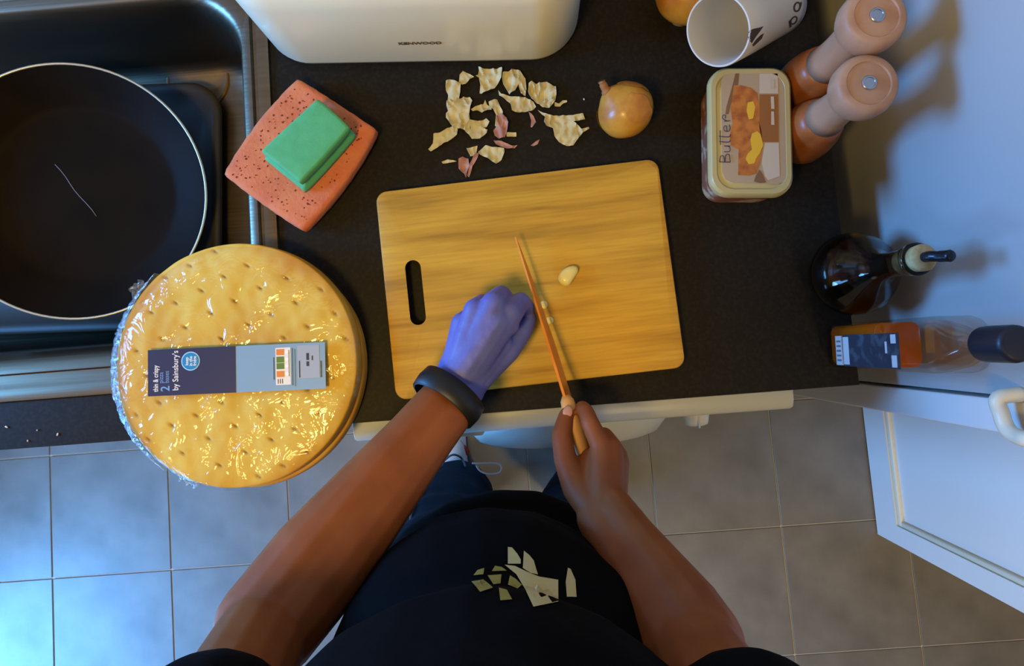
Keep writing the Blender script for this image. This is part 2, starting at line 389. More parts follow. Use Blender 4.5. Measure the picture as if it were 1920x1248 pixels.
# ------------------------------------------------------------------ toaster
m_toast = mat('cream_enamel', (234, 228, 198), 0.28, coat=0.2)
tp0, tp1 = P(508, 117, ZC+.01), P(1096, 117, ZC+.01)
tcx = (tp0.x+tp1.x)/2; thx = (tp1.x-tp0.x)/2; ta = math.radians(-4.2); tfy = P(800, 117, ZC+.01).y
thy = 0.095; tcy = tfy+thy; TH = 0.19
to = thing('toaster', (tcx, tcy, ZC), 'wide cream enamel toaster standing behind the garlic skins', 'toaster')
def tr(d, r, z): return lay(rr(tcx, tcy, thx-d, thy-d, r, ta, 12), z)
sharp(add('body', mesh(*loft([tr(.006, .055, ZC+.008), tr(.001, .06, ZC+.010), tr(0, .06, ZC+.016), tr(0, .06, ZC+.15), tr(.003, .058, ZC+.172), tr(.012, .05, ZC+.185), tr(.026, .04, ZC+.19)])), m_toast, to), 60)
add('base', mesh(*loft([tr(.014, .05, ZC+.0005), tr(.012, .05, ZC+.009)])), MATS['black_plastic'], to)
for k in (-1, 1):
    add('slot', mesh(*loft([lay(rr(tcx, tcy+k*.03, .13, .012, .006, ta), ZC+.1895), lay(rr(tcx, tcy+k*.03, .13, .012, .006, ta), ZC+.1912)])), MATS['black_plastic'], to)
ca, sa = math.cos(ta), math.sin(ta)
def on_toaster(x, z): return Vector((tcx+x*ca+(thy+.0004)*sa, tcy+x*sa-(thy+.0004)*ca, z))
lp = PY(798, 79, tfy); lz = lp.z-.003
add('lettering', text_mesh('KENWOOD', .0085, on_toaster((lp.x-tcx), lz), (ca, sa, 0), (0, 0, 1), .0003, .0002, 'CENTER', 1.15), mat('logo_grey', (92, 86, 70), 0.4), to, smooth=False)
lev = Vector((tcx+thx*ca, tcy+thx*sa, ZC+.12))
add('lever', mesh(*tube([lev-Vector((.01, 0, 0)), lev+Vector((.02, 0, 0))], .008, 10)), MATS['black_plastic'], to)

# ------------------------------------------------------------------ chopping board
zt = ZC+.018
cs = [P(u, v, zt).xy for u, v in ((703, 356), (1234, 300), (1286, 684), (742, 755))]
bc = sum((Vector(c) for c in cs), Vector((0, 0)))/4
ex = ((cs[1]-cs[0])+(cs[2]-cs[3])).normalized(); bang = math.atan2(ex.y, ex.x)
bhx = ((cs[1]-cs[0]).length+(cs[2]-cs[3]).length)/4; bhy = ((cs[0]-cs[3]).length+(cs[1]-cs[2]).length)/4
m_wood = bpy.data.materials.new('acacia_board'); m_wood.use_nodes = True
nt = m_wood.node_tree; bs = nt.nodes['Principled BSDF']; bs.inputs['Roughness'].default_value = .5; bs.inputs['Specular IOR Level'].default_value = .3
tc = nt.nodes.new('ShaderNodeTexCoord'); mp = nt.nodes.new('ShaderNodeMapping'); mp.inputs['Scale'].default_value = (2.2, 22, 22)
nt.links.new(tc.outputs['Object'], mp.inputs['Vector'])
n1 = nt.nodes.new('ShaderNodeTexNoise'); n1.inputs['Scale'].default_value = 2.2; n1.inputs['Detail'].default_value = 8; n1.inputs['Distortion'].default_value = .25
nt.links.new(mp.outputs['Vector'], n1.inputs['Vector'])
r1 = nt.nodes.new('ShaderNodeValToRGB'); nt.links.new(n1.outputs['Fac'], r1.inputs['Fac'])
r1.color_ramp.elements[0].position = .28; r1.color_ramp.elements[0].color = lin((152, 110, 34))
r1.color_ramp.elements[1].position = .66; r1.color_ramp.elements[1].color = lin((208, 160, 52))
e = r1.color_ramp.elements.new(.45); e.color = lin((192, 143, 44))
n2 = nt.nodes.new('ShaderNodeTexNoise'); n2.inputs['Scale'].default_value = 14; n2.inputs['Detail'].default_value = 5
mp2 = nt.nodes.new('ShaderNodeMapping'); mp2.inputs['Scale'].default_value = (1.2, 24, 24)
nt.links.new(tc.outputs['Object'], mp2.inputs['Vector']); nt.links.new(mp2.outputs['Vector'], n2.inputs['Vector'])
mxr = nt.nodes.new('ShaderNodeMix'); mxr.data_type = 'RGBA'; mxr.blend_type = 'MULTIPLY'
r2 = nt.nodes.new('ShaderNodeValToRGB'); r2.color_ramp.elements[0].position = .3; r2.color_ramp.elements[0].color = (.72, .66, .6, 1); r2.color_ramp.elements[1].position = .6; r2.color_ramp.elements[1].color = (1, 1, 1, 1)
nt.links.new(n2.outputs['Fac'], r2.inputs['Fac']); mxr.inputs[0].default_value = .5
nt.links.new(r1.outputs['Color'], mxr.inputs[6]); nt.links.new(r2.outputs['Color'], mxr.inputs[7]); nt.links.new(mxr.outputs[2], bs.inputs['Base Color'])
out = rr(0, 0, bhx, bhy, .014, 0, 6)
hc = P(779, 548, zt).xy-bc; c_, s_ = math.cos(-bang), math.sin(-bang); hc = Vector((hc.x*c_-hc.y*s_, hc.x*s_+hc.y*c_))
hole = list(reversed(rr(hc.x, hc.y,   .0128, .0435, .0127, 0, 6)))
me = slab(out, 0, .016, [hole], .003)
bd = bpy.data.objects.new('chopping_board', me); C.objects.link(bd); me.materials.append(m_wood); bd.location = (bc.x, bc.y, ZC+.002); bd.rotation_euler = (0, 0, bang)
WL[bd] = bd.location.copy(); sharp(bd, 50); me.polygons.foreach_set('use_smooth', [True]*len(me.polygons)); sharp(bd, 30)
tag(bd, 'rectangular wooden chopping board with a slot handle on the dark worktop', 'chopping board')

# ------------------------------------------------------------------ sponges
m_pink = mat('cellulose_pink', (216, 128, 84), 0.9, noise_=(30, (200, 106, 68), 0.35, 0.7), bump=(220, 0.5, 0.002))
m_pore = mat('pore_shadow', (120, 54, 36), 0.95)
m_green = mat('green_foam', (88, 176, 118), 0.9, noise_=(60, (80, 164, 108), 0.3, 0.7), bump=(600, 0.3, 0.001))
zs = ZC+.026
q = [P(u, v, zs) for u, v in ((416, 326), (568, 434), (707, 242), (557, 145))]
def quad_loop(q, k=10, bulge=(0, 0, 0, 0), rc=.12):
    """closed loop around a quad with softly rounded corners and bulging sides"""
    pts = []
    c = sum(q, Vector((0, 0, 0)))/4
    for i in range(4):
        a, b = q[i], q[(i+1) % 4]; nrm = Vector(((b-a).y, -(b-a).x, 0)).normalized()
        if nrm.dot((a+b)/2-c) < 0: nrm = -nrm
        for j in range(k):
            t = j/k; p = a.lerp(b, t)+nrm*bulge[i]*4*t*(1-t); pts.append(p)
    out = []
    for i in range(len(pts)): out.append((pts[i-1]+pts[i]*4+pts[(i+1) % len(pts)])/6)
    return out
L = quad_loop(q, 22, (.002, .007, .001, .006))
if sum(L[i].x*L[(i+1) % len(L)].y-L[(i+1) % len(L)].x*L[i].y for i in range(len(L))) < 0: L.reverse()
cc = sum(L, Vector())/len(L)
def ringz(L, c, s, z): return [Vector((c.x+(p.x-c.x)*s, c.y+(p.y-c.y)*s, z)) for p in L]
rs = [ringz(L, cc, .95, ZC+.0065), ringz(L, cc, .985, ZC+.008), ringz(L, cc, 1.0, ZC+.014), ringz(L, cc, .995, zs-.004), ringz(L, cc, .975, zs)]
for s in (.9, .75, .6, .45, .3, .15): rs.append(ringz(L, cc, s, zs+.001))
V, Fs = loft(rs)
V = [Vector(v)+Vector((0, 0, .0016*noise.noise(Vector(v)*45)))+Vector((noise.noise(Vector(v)*150), noise.noise(Vector(v)*150+Vector((9, 0, 0))), 0))*.0009 for v in V]
psp = thing('cellulose_sponge', (cc.x, cc.y, ZC+.005), 'flat salmon pink cellulose sponge full of holes beside the sink', 'sponge')
body = add('sponge_body', mesh(V, Fs), m_pink, psp)
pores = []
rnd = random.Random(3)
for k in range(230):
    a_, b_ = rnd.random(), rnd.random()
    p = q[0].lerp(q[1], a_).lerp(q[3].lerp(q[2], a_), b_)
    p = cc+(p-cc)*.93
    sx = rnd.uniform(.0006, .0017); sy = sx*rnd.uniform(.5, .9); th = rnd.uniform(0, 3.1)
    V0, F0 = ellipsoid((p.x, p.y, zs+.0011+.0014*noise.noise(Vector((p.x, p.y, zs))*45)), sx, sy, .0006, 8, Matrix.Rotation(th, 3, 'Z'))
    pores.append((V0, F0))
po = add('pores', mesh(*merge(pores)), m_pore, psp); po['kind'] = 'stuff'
zg = zs+.001; zg2 = zg+.034
g = [P(u, v, zg2) for u, v in ((488, 282), (562, 342), (656, 238), (595, 183))]
L = quad_loop(g, 22, (0, .001, .001, 0)); 
if sum(L[i].x*L[(i+1) % len(L)].y-L[(i+1) % len(L)].x*L[i].y for i in range(len(L))) < 0: L.reverse()
cg = sum(L, Vector())/len(L)
gb = [P(u, v, zg) for u, v in ((500, 296), (584, 362), (670, 264), (602, 208))]
cgb = sum(gb, Vector())/4
rs = []
for s, z in ((.98, zg+.0008), (1.04, zg+.003), (1.05, zg+.011), (.90, zg+.0135), (.88, zg+.0165), (.975, zg+.021), (1.0, zg+.026), (.995, zg2-.003), (.97, zg2-.0005), (.9, zg2), (.6, zg2+.0006), (.3, zg2+.0006)):
    t = (z-zg)/(zg2-zg); c = cgb.lerp(cg, min(1, t)); rs.append([Vector((c.x+(p.x-cg.x)*s, c.y+(p.y-cg.y)*s, z)) for p in L])
tag(add('foam_sponge', mesh(*loft(rs)), m_green), 'small green foam sponge with a finger groove lying on the pink sponge', 'sponge')

# ------------------------------------------------------------------ wrapped pizza bases
zp = ZC+.046
pzc = P(440, 682, zp); PR = ((P(672, 670, zp)-P(209, 670, zp)).length)/2*.985
pk = thing('pizza_base_pack', (pzc.x, pzc.y, ZC), 'pack of two round golden pizza bases in clear film overhanging the worktop edge', 'food pack')
def crust(center, R, z0, z1, seed, dimples=True):
    nr, na = 96, 340; V, Fs = [], []; cols = []
    dl = []
    if dimples:
        dd_ = Vector((.0305, .0125)); ee_ = Vector((.013, -.031))
        for i in range(-9, 10):
            for j in range(-9, 10):
                p = dd_*i+ee_*j
                if p.length < R*.94: dl.append((p.x+random.uniform(-.002, .002), p.y+random.uniform(-.002, .002)))
    DL = np.array(dl) if dl else None
    for k in range(nr):
        t = k/(nr-1)
        if t < .9: r = R*(t/.9)*.985; prz = 0
        else:
            a = (t-.9)/.1*math.pi/2*1.25; r = R*(.985+.015*math.sin(min(a, math.pi/2))); prz = -(z1-z0)*(1-math.cos(a))*.7 if a < math.pi/2 else -(z1-z0)*(.7+.3*(a-math.pi/2)/(math.pi/8))
        for i in range(na):
            th = 2*math.pi*i/na; rw = r*(1+.008*noise.noise(Vector((math.cos(th)*2, math.sin(th)*2, seed))))
            x, y = rw*math.cos(th), rw*math.sin(th)
            h = .0022*noise.noise(Vector((x*28, y*28, seed)))+.0012*noise.noise(Vector((x*70, y*70, seed)))
            edge = max(0, (r/R-.86)/.14); h -= .004*edge*edge
            br_ = max(0, min(1, .5*edge+.95*noise.noise(Vector((x*13, y*13, seed+5)))+.22*noise.noise(Vector((x*60, y*60, seed)))+.16))
            dk = 0
            if DL is not None:
                ddx = DL[:, 0]-x; ddy = DL[:, 1]-y; u_ = ddx*.8+ddy*-.6; v_ = ddx*.6+ddy*.8
                g_ = np.exp(-((u_/.0038)**2+(v_/.0013)**2)).max(); h -= .0028*g_; dk = g_  # dimple colour: baked hole marks, plus shade the shallow relief lacks
            V.append((center.x+x, center.y+y, z1+h+prz)); cols.append((br_, dk))
    for k in range(nr-1):
        for i in range(na):
            j = (i+1) % na; Fs.append((k*na+i, (k+1)*na+i, (k+1)*na+j, k*na+j))
    Fs.append(tuple((nr-1)*na+i for i in reversed(range(na))))
    me = mesh(V, Fs)
    ca_ = me.color_attributes.new('bake_and_shade', 'FLOAT_COLOR', 'POINT')
    ca_.data.foreach_set('color', [x for b_, d_ in cols for x in (b_, d_, 0, 1)])
    return me
m_cr = bpy.data.materials.new('baked_dough'); m_cr.use_nodes = True; nt = m_cr.node_tree; bs = nt.nodes['Principled BSDF']; bs.inputs['Roughness'].default_value = .75
at = nt.nodes.new('ShaderNodeAttribute'); at.attribute_name = 'bake_and_shade'; sp = nt.nodes.new('ShaderNodeSeparateColor'); nt.links.new(at.outputs['Color'], sp.inputs[0])
mx1 = nt.nodes.new('ShaderNodeMix'); mx1.data_type = 'RGBA'; mx1.inputs[6].default_value = lin((228, 184, 62)); mx1.inputs[7].default_value = lin((208, 146, 34)); nt.links.new(sp.outputs[0], mx1.inputs[0])
mx2 = nt.nodes.new('ShaderNodeMix'); mx2.data_type = 'RGBA'; mx2.inputs[7].default_value = lin((120, 74, 30)); nt.links.new(sp.outputs[1], mx2.inputs[0]); nt.links.new(mx1.outputs[2], mx2.inputs[6])
nt.links.new(mx2.outputs[2], bs.inputs['Base Color'])
add('pizza_base', crust(pzc+Vector((.004, -.006, 0)), PR*.985, ZC+.007, ZC+.022, 2.2, False), m_cr, pk)
add('pizza_base', crust(pzc, PR, ZC+.024, zp, 7.7, True), m_cr, pk)
# clear film
na, V, Fs = 180, [], []
prof = [(.2, 0), (.4, 0), (.55, 0), (.68, 0), (.8, 0), (.9, -.001), (.965, -.004), (1.0, -.011), (1.015, -.02), (1.015, -.031), (.99, -.040), (.93, -.0445), (.8, -.0452), (.3, -.0452)]
for k, (s, dz_) in enumerate([(.02, 0)]+prof):
    for i in range(na):
        th = 2*math.pi*i/na; cx_, sx_ = math.cos(th), math.sin(th)
        left = max(0, -cx_*.92-sx_*.35)
        cr = noise.noise(Vector((cx_*s*9, sx_*s*9, 3)))*.0016+noise.noise(Vector((cx_*s*24, sx_*s*24, 8)))*.001
        rk = PR*s
        if s > .95: rk += PR*(.012*left*left+.010*left*noise.noise(Vector((th*14, k*.9, 1)))+.004*noise.noise(Vector((th*20, k*.8, 2))))
        z = zp+.0042+dz_+(max(-.0015, cr) if k < 8 else 0)
        V.append((pzc.x+.002+rk*cx_, pzc.y-.002+rk*sx_, z))
n = len(prof)+1
for k in range(n-1):
    for i in range(na):
        j = (i+1) % na; Fs.append((k*na+i, (k+1)*na+i, (k+1)*na+j, k*na+j))
Fs.append(tuple(range(na)))
m_film = film_mat('clear_film', (.98, .98, .98, 1), .06, .07, (30, .75, .008))
fm = add('film', mesh(V, Fs), m_film, pk)
m_film2 = film_mat('crinkled_film', (.9, .92, .95, 1), .42, .16, (220, 1.0, .006))
for (u, v, du, dv, w_) in ((262, 545, -10, -14, 22), (357, 893, -8, 16, 30)):
    V, Fs = [], []; o_ = P(u, v, ZC+.03); e_ = (P(u+du, v+dv, ZC+.03)-o_); f_ = Vector((-e_.y, e_.x, 0)).normalized()*w_*.0006
    for a_ in range(6):
        for b_ in range(9):
            s_, t_ = a_/5, b_/8*2-1
            V.append(o_+e_*(s_*1.1-.2)*(1+.2*math.sin(b_*2.1))+f_*t_*(1-.3*s_)+Vector((0, 0, .004*math.sin(b_*1.9+a_))))
    for a_ in range(5):
        for b_ in range(8): Fs.append((a_*9+b_, a_*9+b_+1, a_*9+b_+10, a_*9+b_+9))
    add('film_flap', mesh(V, Fs), m_film2, fm)
# crinkled fold of film along the left rim
V, Fs = [], []
for i in range(90):
    th = math.radians(128+106*i/89)
    for k, (s, z) in enumerate(((.94, zp+.0045), (.975, zp+.0045), (1.01, zp+.001), (1.035, zp-.010), (1.035, zp-.024))):
        am = math.sin(math.pi*i/89)**.6; jit = noise.noise(Vector((i*.55, k*.9, 4)))
        r = PR*(1.003+(s-1.003)*am+.012*am*jit+.01*am*max(0, math.cos(math.radians(185)-th)))
        V.append((pzc.x+r*math.cos(th), pzc.y+r*math.sin(th), z+.003*noise.noise(Vector((i*.7, k*1.3, 9)))*am))
for i in range(89):
    for k in range(4): Fs.append((i*5+k, i*5+k+1, i*5+k+6, i*5+k+5))
add('film_fold', mesh(V, Fs), m_film2, fm)
# card label on the film
zl = zp+.0078
lc = [P(u, v, zl) for u, v in ((278, 744), (611, 727), (609, 642), (277, 655))]
lx = ((lc[1]-lc[0])+(lc[2]-lc[3])).normalized(); ly = Vector((-lx.y, lx.x, 0)); LW = ((lc[1]-lc[0]).length+(lc[2]-lc[3]).length)/2; LH = ((lc[3]-lc[0]).length+(lc[2]-lc[1]).length)/2
l0 = sum(lc, Vector())/4-lx*LW/2-ly*LH/2
def card(x0, x1, y0, y1, z0, z1):
    v, f = box(x0, x1, y0, y1, z0, z1); return [l0+lx*a*LW+ly*b*LH+Vector((0, 0, c)) for a, b, c in v], f
m_navy = mat('label_navy', (50, 48, 72), 0.35); m_lblue = mat('label_blue', (130, 160, 178), 0.35)
lab = add('label', mesh(*card(0, 1, 0, 1, -.0006, 0)), m_lblue, pk, smooth=False)
add('navy_half', mesh(*card(0, .497, 0, 1, 0, .0003)), m_navy, lab, smooth=False)
m_cream = mat('print_cream', (236, 224, 206), 0.5); m_pblue = mat('print_blue', (112, 150, 186), 0.5)
def ltext(nm, s, size, x, y, m, bold=.0, xs=1):      # reads upwards along the label
    add(nm, text_mesh(s, size, l0+lx*x*LW+ly*y*LH+Vector((0, 0, .00045)), ly, -lx, .0001, bold, 'LEFT', xs), m, lab, smooth=False)
ltext('lettering', 'thin & crispy', .0085, .058, .09, m_cream, .00012, .72)
ltext('lettering', '2', .0150, .122, .09, m_pblue, .0002, .9)
ltext('lettering', 'pizza', .0078, .087, .27, m_pblue, 0, .85)
ltext('lettering', 'bases', .0078, .120, .27, m_pblue, 0, .85)
ltext('lettering', "by Sainsbury's", .0098, .172, .10, m_cream, .00008, .86)
sc_ = l0+lx*.243*LW+ly*.72*LH
add('sticker_ring', mesh(*lathe([(.0112, .0003), (.0112, .0006)], sc_, n=36)), mat('sticker_pale', (170, 208, 226), 0.4), lab, smooth=False)
add('sticker', mesh(*lathe([(.0100, .0005), (.0100, .0009)], sc_, n=36)), mat('sticker_teal', (22, 128, 170), 0.4), lab, smooth=False)
for i, s in enumerate(('keep', 'in the', 'fridge')):
    add('lettering', text_mesh(s, .0056, sc_+lx*(-.0025+.0048*i)+Vector((0, 0, .001)), ly, -lx, .0001, .0001, 'CENTER', .9), m_cream, lab, smooth=False)
add('nutrition_panel', mesh(*card(.722, .806, .12, .92, 0, .0003)), m_cream, lab, smooth=False)
for i, (c, y0) in enumerate((((226, 130, 50), .76), ((92, 122, 40), .60), ((92, 122, 40), .46), ((226, 130, 50), .29))):
    add('traffic_light', mesh(*card(.727, .770, y0, y0+.13, .0003, .0006)), mat('traffic_orange' if c[0] > 150 else 'traffic_green', c, .5), lab, smooth=False)
    pp = l0+lx*.786*LW+ly*(y0+.065)*LH
    add('traffic_dot', mesh(*lathe([(.0022, .0003), (.0022, .0006)], pp, n=16)), mat('dot_white', (245, 240, 228), .5), lab, smooth=False)
add('date_panel', mesh(*card(.845, .968, .24, .95, 0, .0003)), mat('panel_grey', (160, 166, 172), .5), lab, smooth=False)
m_ink = mat('print_ink', (44, 48, 62), .6)
for (x0, x1, y0, y1) in ((.853, .859, .26, .62), (.895, .910, .50, .60), (.895, .910, .63, .78), (.925, .932, .62, .72), (.974, .979, .25, .60), (.710, .7135, .24, .72), (.815, .818, .10, .90), (.733, .737, .15, .25), (.745, .749, .15, .25), (.757, .761, .15, .25), (.796, .799, .30, .86), (.830, .832, .08, .88)):
    add('print_line', mesh(*card(x0, x1, y0, y1, .0003, .0005)), m_ink, lab, smooth=False)

# ------------------------------------------------------------------ onions
def onion(name, c, r, axis, label, seed, skins=True):
    t = thing(name, (c.x, c.y, ZC), label, 'onion', None)
    prof = []
    for i in range(1, 30):
        a = math.pi*i/30; rr_ = r*math.sin(a)*(1+.02*math.sin(a)); zz = -r*.92*math.cos(a)
        if i > 24: rr_ *= 1-.06*(i-24)*.5; zz += r*.03*(i-24)
        prof.append((rr_, zz))
    V, Fs = lathe(prof, c, axis, 48)
    V = [v+(v-c)*(.02*noise.noise((v-c)*60+Vector((seed, 0, 0)))) for v in V]
    add('bulb', mesh(V, Fs), m_on, t)
    a = Vector(axis).normalized(); e1, e2, _ = frame_of(a)
    add('stem', mesh(*tube(smooth_path([c+a*r*.85, c+a*r*1.05, c+a*r*1.28+e1*r*.06, c+a*r*1.40+e1*r*.1], 4), [r*.3]+[r*.2]*4+[r*.14]*4+[r*.12]*3+[r*.14], 12)), mat('onion_stem', (158, 108, 60), .7), t)
    for (ph, tt, da, dt, sc) in (((.2, 1.0, .55, .6, 1.02), (2.6, 1.35, .5, .5, 1.02), (5.2, 1.5, .5, .6, 1.025))):
        V2, F2 = [], []
        for ia in range(9):
            for ib in range(9):
                x_, y_ = ia/8*2-1, ib/8*2-1; rag = 1+.18*noise.noise(Vector((x_*3, y_*3, seed+ph)))
                th = tt+dt*y_*rag; p_ = ph+da*x_*rag*(1-.4*abs(y_))
                lift = sc+.05*max(0, x_-.3)
                V2.append(c+(e1*math.cos(p_)+e2*math.sin(p_))*r*1.02*math.sin(th)*lift+a*r*.93*math.cos(th)*lift)
        for ia in range(8):
            for ib in range(8): F2.append((ia*9+ib, ia*9+ib+1, ia*9+ib+10, ia*9+ib+9))
        add('skin_flake', mesh(V2, F2), mat('onion_flake', (176, 112, 42), .5, noise_=(50, (198, 142, 56), .4, .7), bump=(90, .3, .002)), t)
    e = a*-1; add('root', mesh(*lathe([(r*.2, 0), (r*.16, r*.04), (r*.05, r*.06)], c-a*r*.9, e, 14)), mat('onion_root', (120, 90, 60), .9), t)
    return t
m_on = mat('onion_skin', (200, 146, 52), .36, noise_=(28, (168, 104, 40), .4, .68), bump=(50, .25, .003), stretch=(1, 1, 1), coat=.1)
oc = P(1173, 207, ZC+.033)
onion('onion', oc, .0345, (-.62, .55, .45), 'small golden brown onion with flaky skin right of the garlic skins', 4)
pk_ = P(1288, -8, ZC+.037)
onion('onion', pk_, .038, (.3, .8, .45), 'large orange-brown onion half hidden behind the white mug', 9)

# ------------------------------------------------------------------ garlic
m_sk = mat('garlic_skin', (208, 194, 142), .55, noise_=(60, (190, 172, 118), .35, .7), bump=(160, .4, .002))
m_skp = mat('garlic_skin_pink', (186, 134, 112), .55, noise_=(60, (160, 110, 96), .35, .7), bump=(160, .3, .002))
def skin(pts, amp, seed, m, label, z0=.0006, curl=.004):
    bm = bmesh.new(); vs = [bm.verts.new(P(u, v, ZC+.004)) for u, v in pts]
    bm.faces.new(vs); bmesh.ops.triangulate(bm, faces=bm.faces[:])
    for _ in range(3): bmesh.ops.subdivide_edges(bm, edges=[e for e in bm.edges if e.calc_length() > .0016], cuts=1, use_grid_fill=True); bmesh.ops.triangulate(bm, faces=bm.faces[:])
    bnd = [v.co.copy() for v in bm.verts if v.is_boundary]
    for v in bm.verts:
        d = min((v.co-b).length for b in bnd) if not v.is_boundary else 0
        h = amp*(.5+.8*noise.noise(Vector((v.co.x*70, v.co.y*70, seed)))+1.3*(.35-abs(noise.noise(Vector((v.co.x*130, v.co.y*75, seed+3))))))
        h += curl*max(0, 1-d/.005)*(.5+.8*noise.noise(Vector((v.co.x*90, v.co.y*90, seed+7))))
        v.co.z = ZC+z0+max(0, h)
    bmesh.ops.recalc_face_normals(bm, faces=bm.faces)
    top = bm.faces[:]
    bmesh.ops.solidify(bm, geom=top, thickness=.0003)
    me = bpy.data.meshes.new('skin'); bm.to_mesh(me); bm.free()
    o = tag(add('garlic_skin', me, m), label, 'garlic skin', 'papery garlic skins on the worktop'); sharp(o, 50)
SK = [
 ([(862,140),(868,133),(878,137),(889,143),(882,147),(873,157),(866,158),(860,153)], .003, 0, 'small cream garlic skin with a pointed tip above the leftmost skins'),
 ([(897,125),(904,129),(925,129),(942,129),(940,148),(928,166),(913,171),(903,175),(899,174),(901,160),(898,145),(892,143),(897,140),(898,132)], .007, 0, 'squarish cream garlic skin nearest the toaster front'),
 ([(836,151),(843,148),(855,153),(864,157),(863,172),(860,190),(850,196),(839,188),(840,177),(836,169)], .005, 0, 'upright cream garlic skin at the upper left of the heap'),
 ([(838,190),(850,185),(862,185),(869,182),(881,183),(886,190),(882,202),(880,215),(882,228),(881,245),(868,243),(850,240),(843,230),(836,220),(836,212),(840,208),(837,198)], .008, 0, 'largest crumpled yellow garlic skin at the left of the heap'),
 ([(848,236),(858,241),(857,252),(850,258),(840,265),(831,268),(822,275),(812,281),(808,284),(803,280),(812,269),(813,250),(825,248),(838,240)], .004, 0, 'cream garlic skin with a blunt stalk, furthest to the lower left'),
 ([(881,226),(900,226),(912,223),(918,228),(912,238),(905,240),(914,243),(913,250),(900,260),(885,261),(880,254),(869,243)], .006, 0, 'fan-shaped folded garlic skin below the largest crumpled one'),
 ([(883,204),(895,197),(906,195),(910,188),(913,195),(920,200),(922,206),(912,207),(903,210),(896,206),(886,208)], .005, 0, 'narrow arched garlic skin with a peak in the middle of the heap'),
 ([(916,190),(926,186),(932,185),(938,200),(943,210),(940,222),(932,240),(928,236),(930,215),(925,205),(918,203)], .005, 0, 'forked garlic skin strip above the pink clove husk'),
 ([(930,218),(940,214),(950,222),(953,232),(951,245),(947,258),(935,260),(928,255),(925,245),(930,238),(933,230)], .009, 1, 'shiny pink clove husk in the middle of the garlic skins'),
 ([(943,138),(952,135),(964,129),(975,134),(985,148),(987,170),(985,182),(977,178),(972,160),(966,172),(955,178),(950,168),(944,158),(942,148)], .009, 0, 'tall pleated garlic skin right of the squarish one'),
 ([(934,168),(940,176),(955,180),(985,182),(1000,190),(1005,200),(998,207),(985,210),(968,210),(960,207),(958,195),(945,184),(936,178)], .004, 0, 'garlic skin with an amber stain under the tall pleated one'),
 ([(991,157),(997,153),(1005,158),(1015,155),(1025,154),(1035,160),(1042,162),(1043,178),(1041,190),(1030,203),(1018,202),(1010,195),(997,186),(990,172)], .010, 0, 'crumpled bulb-shaped garlic skin at the upper right of the heap'),
 ([(1040,192),(1048,194),(1055,188),(1063,188),(1063,191),(1056,193),(1050,199),(1040,199)], .002, 0, 'tiny twisted garlic skin curl right of the bulb-shaped skin'),
 ([(1008,206),(1020,212),(1032,216),(1050,216),(1075,216),(1093,213),(1097,224),(1085,226),(1075,228),(1085,235),(1090,242),(1104,238),(1105,241),(1093,248),(1085,258),(1075,272),(1062,273),(1048,266),(1040,255),(1037,240),(1025,236),(1020,228),(1022,220)], .005, 0, 'broad flat garlic skin with two spikes nearest the onion'),
 ([(991,209),(996,212),(1001,218),(1005,228),(998,238),(995,238),(996,225)], .003, 1, 'small pink garlic skin sliver below the amber stained skin'),
 ([(897,284),(910,272),(925,276),(945,277),(946,285),(940,300),(930,307),(915,297),(900,290)], .005, 0, 'pentagonal cream garlic skin nearest the chopping board'),
 ([(875,278),(895,272),(893,285),(888,292),(882,293)], .003, 0, 'small triangular garlic skin above the pink stalk'),
 ([(860,298),(868,294),(878,297),(880,310),(876,322),(874,333),(870,325),(860,316)], .005, 1, 'dull purple garlic husk touching the chopping board'),
 ([(890,288),(898,286),(896,296),(886,312),(879,332),(876,328),(880,310),(886,298)], .004, 1, 'thin pink garlic stalk beside the dull purple husk'),
 ([(828,303),(838,299),(850,300),(856,302),(840,305),(830,306)], .002, 0, 'slender cream garlic fleck left of the dull purple husk'),
 ([(925,262),(940,264),(960,273),(970,272),(965,277),(950,278),(930,270)], .003, 1, 'long brownish garlic sliver below the pink clove husk'),
 ([(950,248),(968,248),(968,255),(950,256)], .002, 0, 'pale rectangular garlic scrap right of the pink clove husk'),
 ([(995,272),(1003,266),(1012,260),(1008,270),(1000,273)], .002, 1, 'faint grey garlic scrap below the pink sliver'),
]
for i, (pts, amp, pk2, lb) in enumerate(SK): skin(pts, amp*.8, i*3.7, m_skp if pk2 else m_sk, lb, curl=.003)
m_clove = mat('garlic_flesh', (232, 214, 130), .4, noise_=(40, (216, 192, 104), .4, .7), coat=.2)
def lump(name, outline, z, h, label):
    L = [P(u, v, z).xy for u, v in outline]; 
    if sum(L[i].x*L[(i+1) % len(L)].y-L[(i+1) % len(L)].x*L[i].y for i in range(len(L))) < 0: L.reverse()
    for _ in range(2): L = [x for i in range(len(L)) for x in (L[i]*.75+L[(i+1) % len(L)]*.25, L[i]*.25+L[(i+1) % len(L)]*.75)]
    c = sum(L, Vector((0, 0)))/len(L)
    rs = [[(c.x+(p.x-c.x)*s, c.y+(p.y-c.y)*s, z+t*h) for p in L] for s, t in ((.9, 0), (1, .25), (.97, .6), (.82, .88), (.5, 1), (.2, 1.02))]
    return tag(add(name, mesh(*loft(rs)), m_clove), label, 'garlic')
lump('garlic_clove', [(1046,520),(1050,510),(1060,502),(1072,498),(1083,500),(1084,510),(1076,522),(1068,536),(1058,538),(1048,530)], zt+.0008, .011, 'peeled half garlic clove lying cut side up right of the knife')
lump('garlic_slice', [(1022,596),(1030,592),(1038,596),(1038,606),(1028,609),(1021,604)], zt+.0008, .003, 'small garlic slice just right of the knife blade')
lump('garlic_slice', [(1012,566),(1022,562),(1028,570),(1024,580),(1014,578)], zt+.0008, .002, 'thin garlic sliver above the other slice beside the blade')
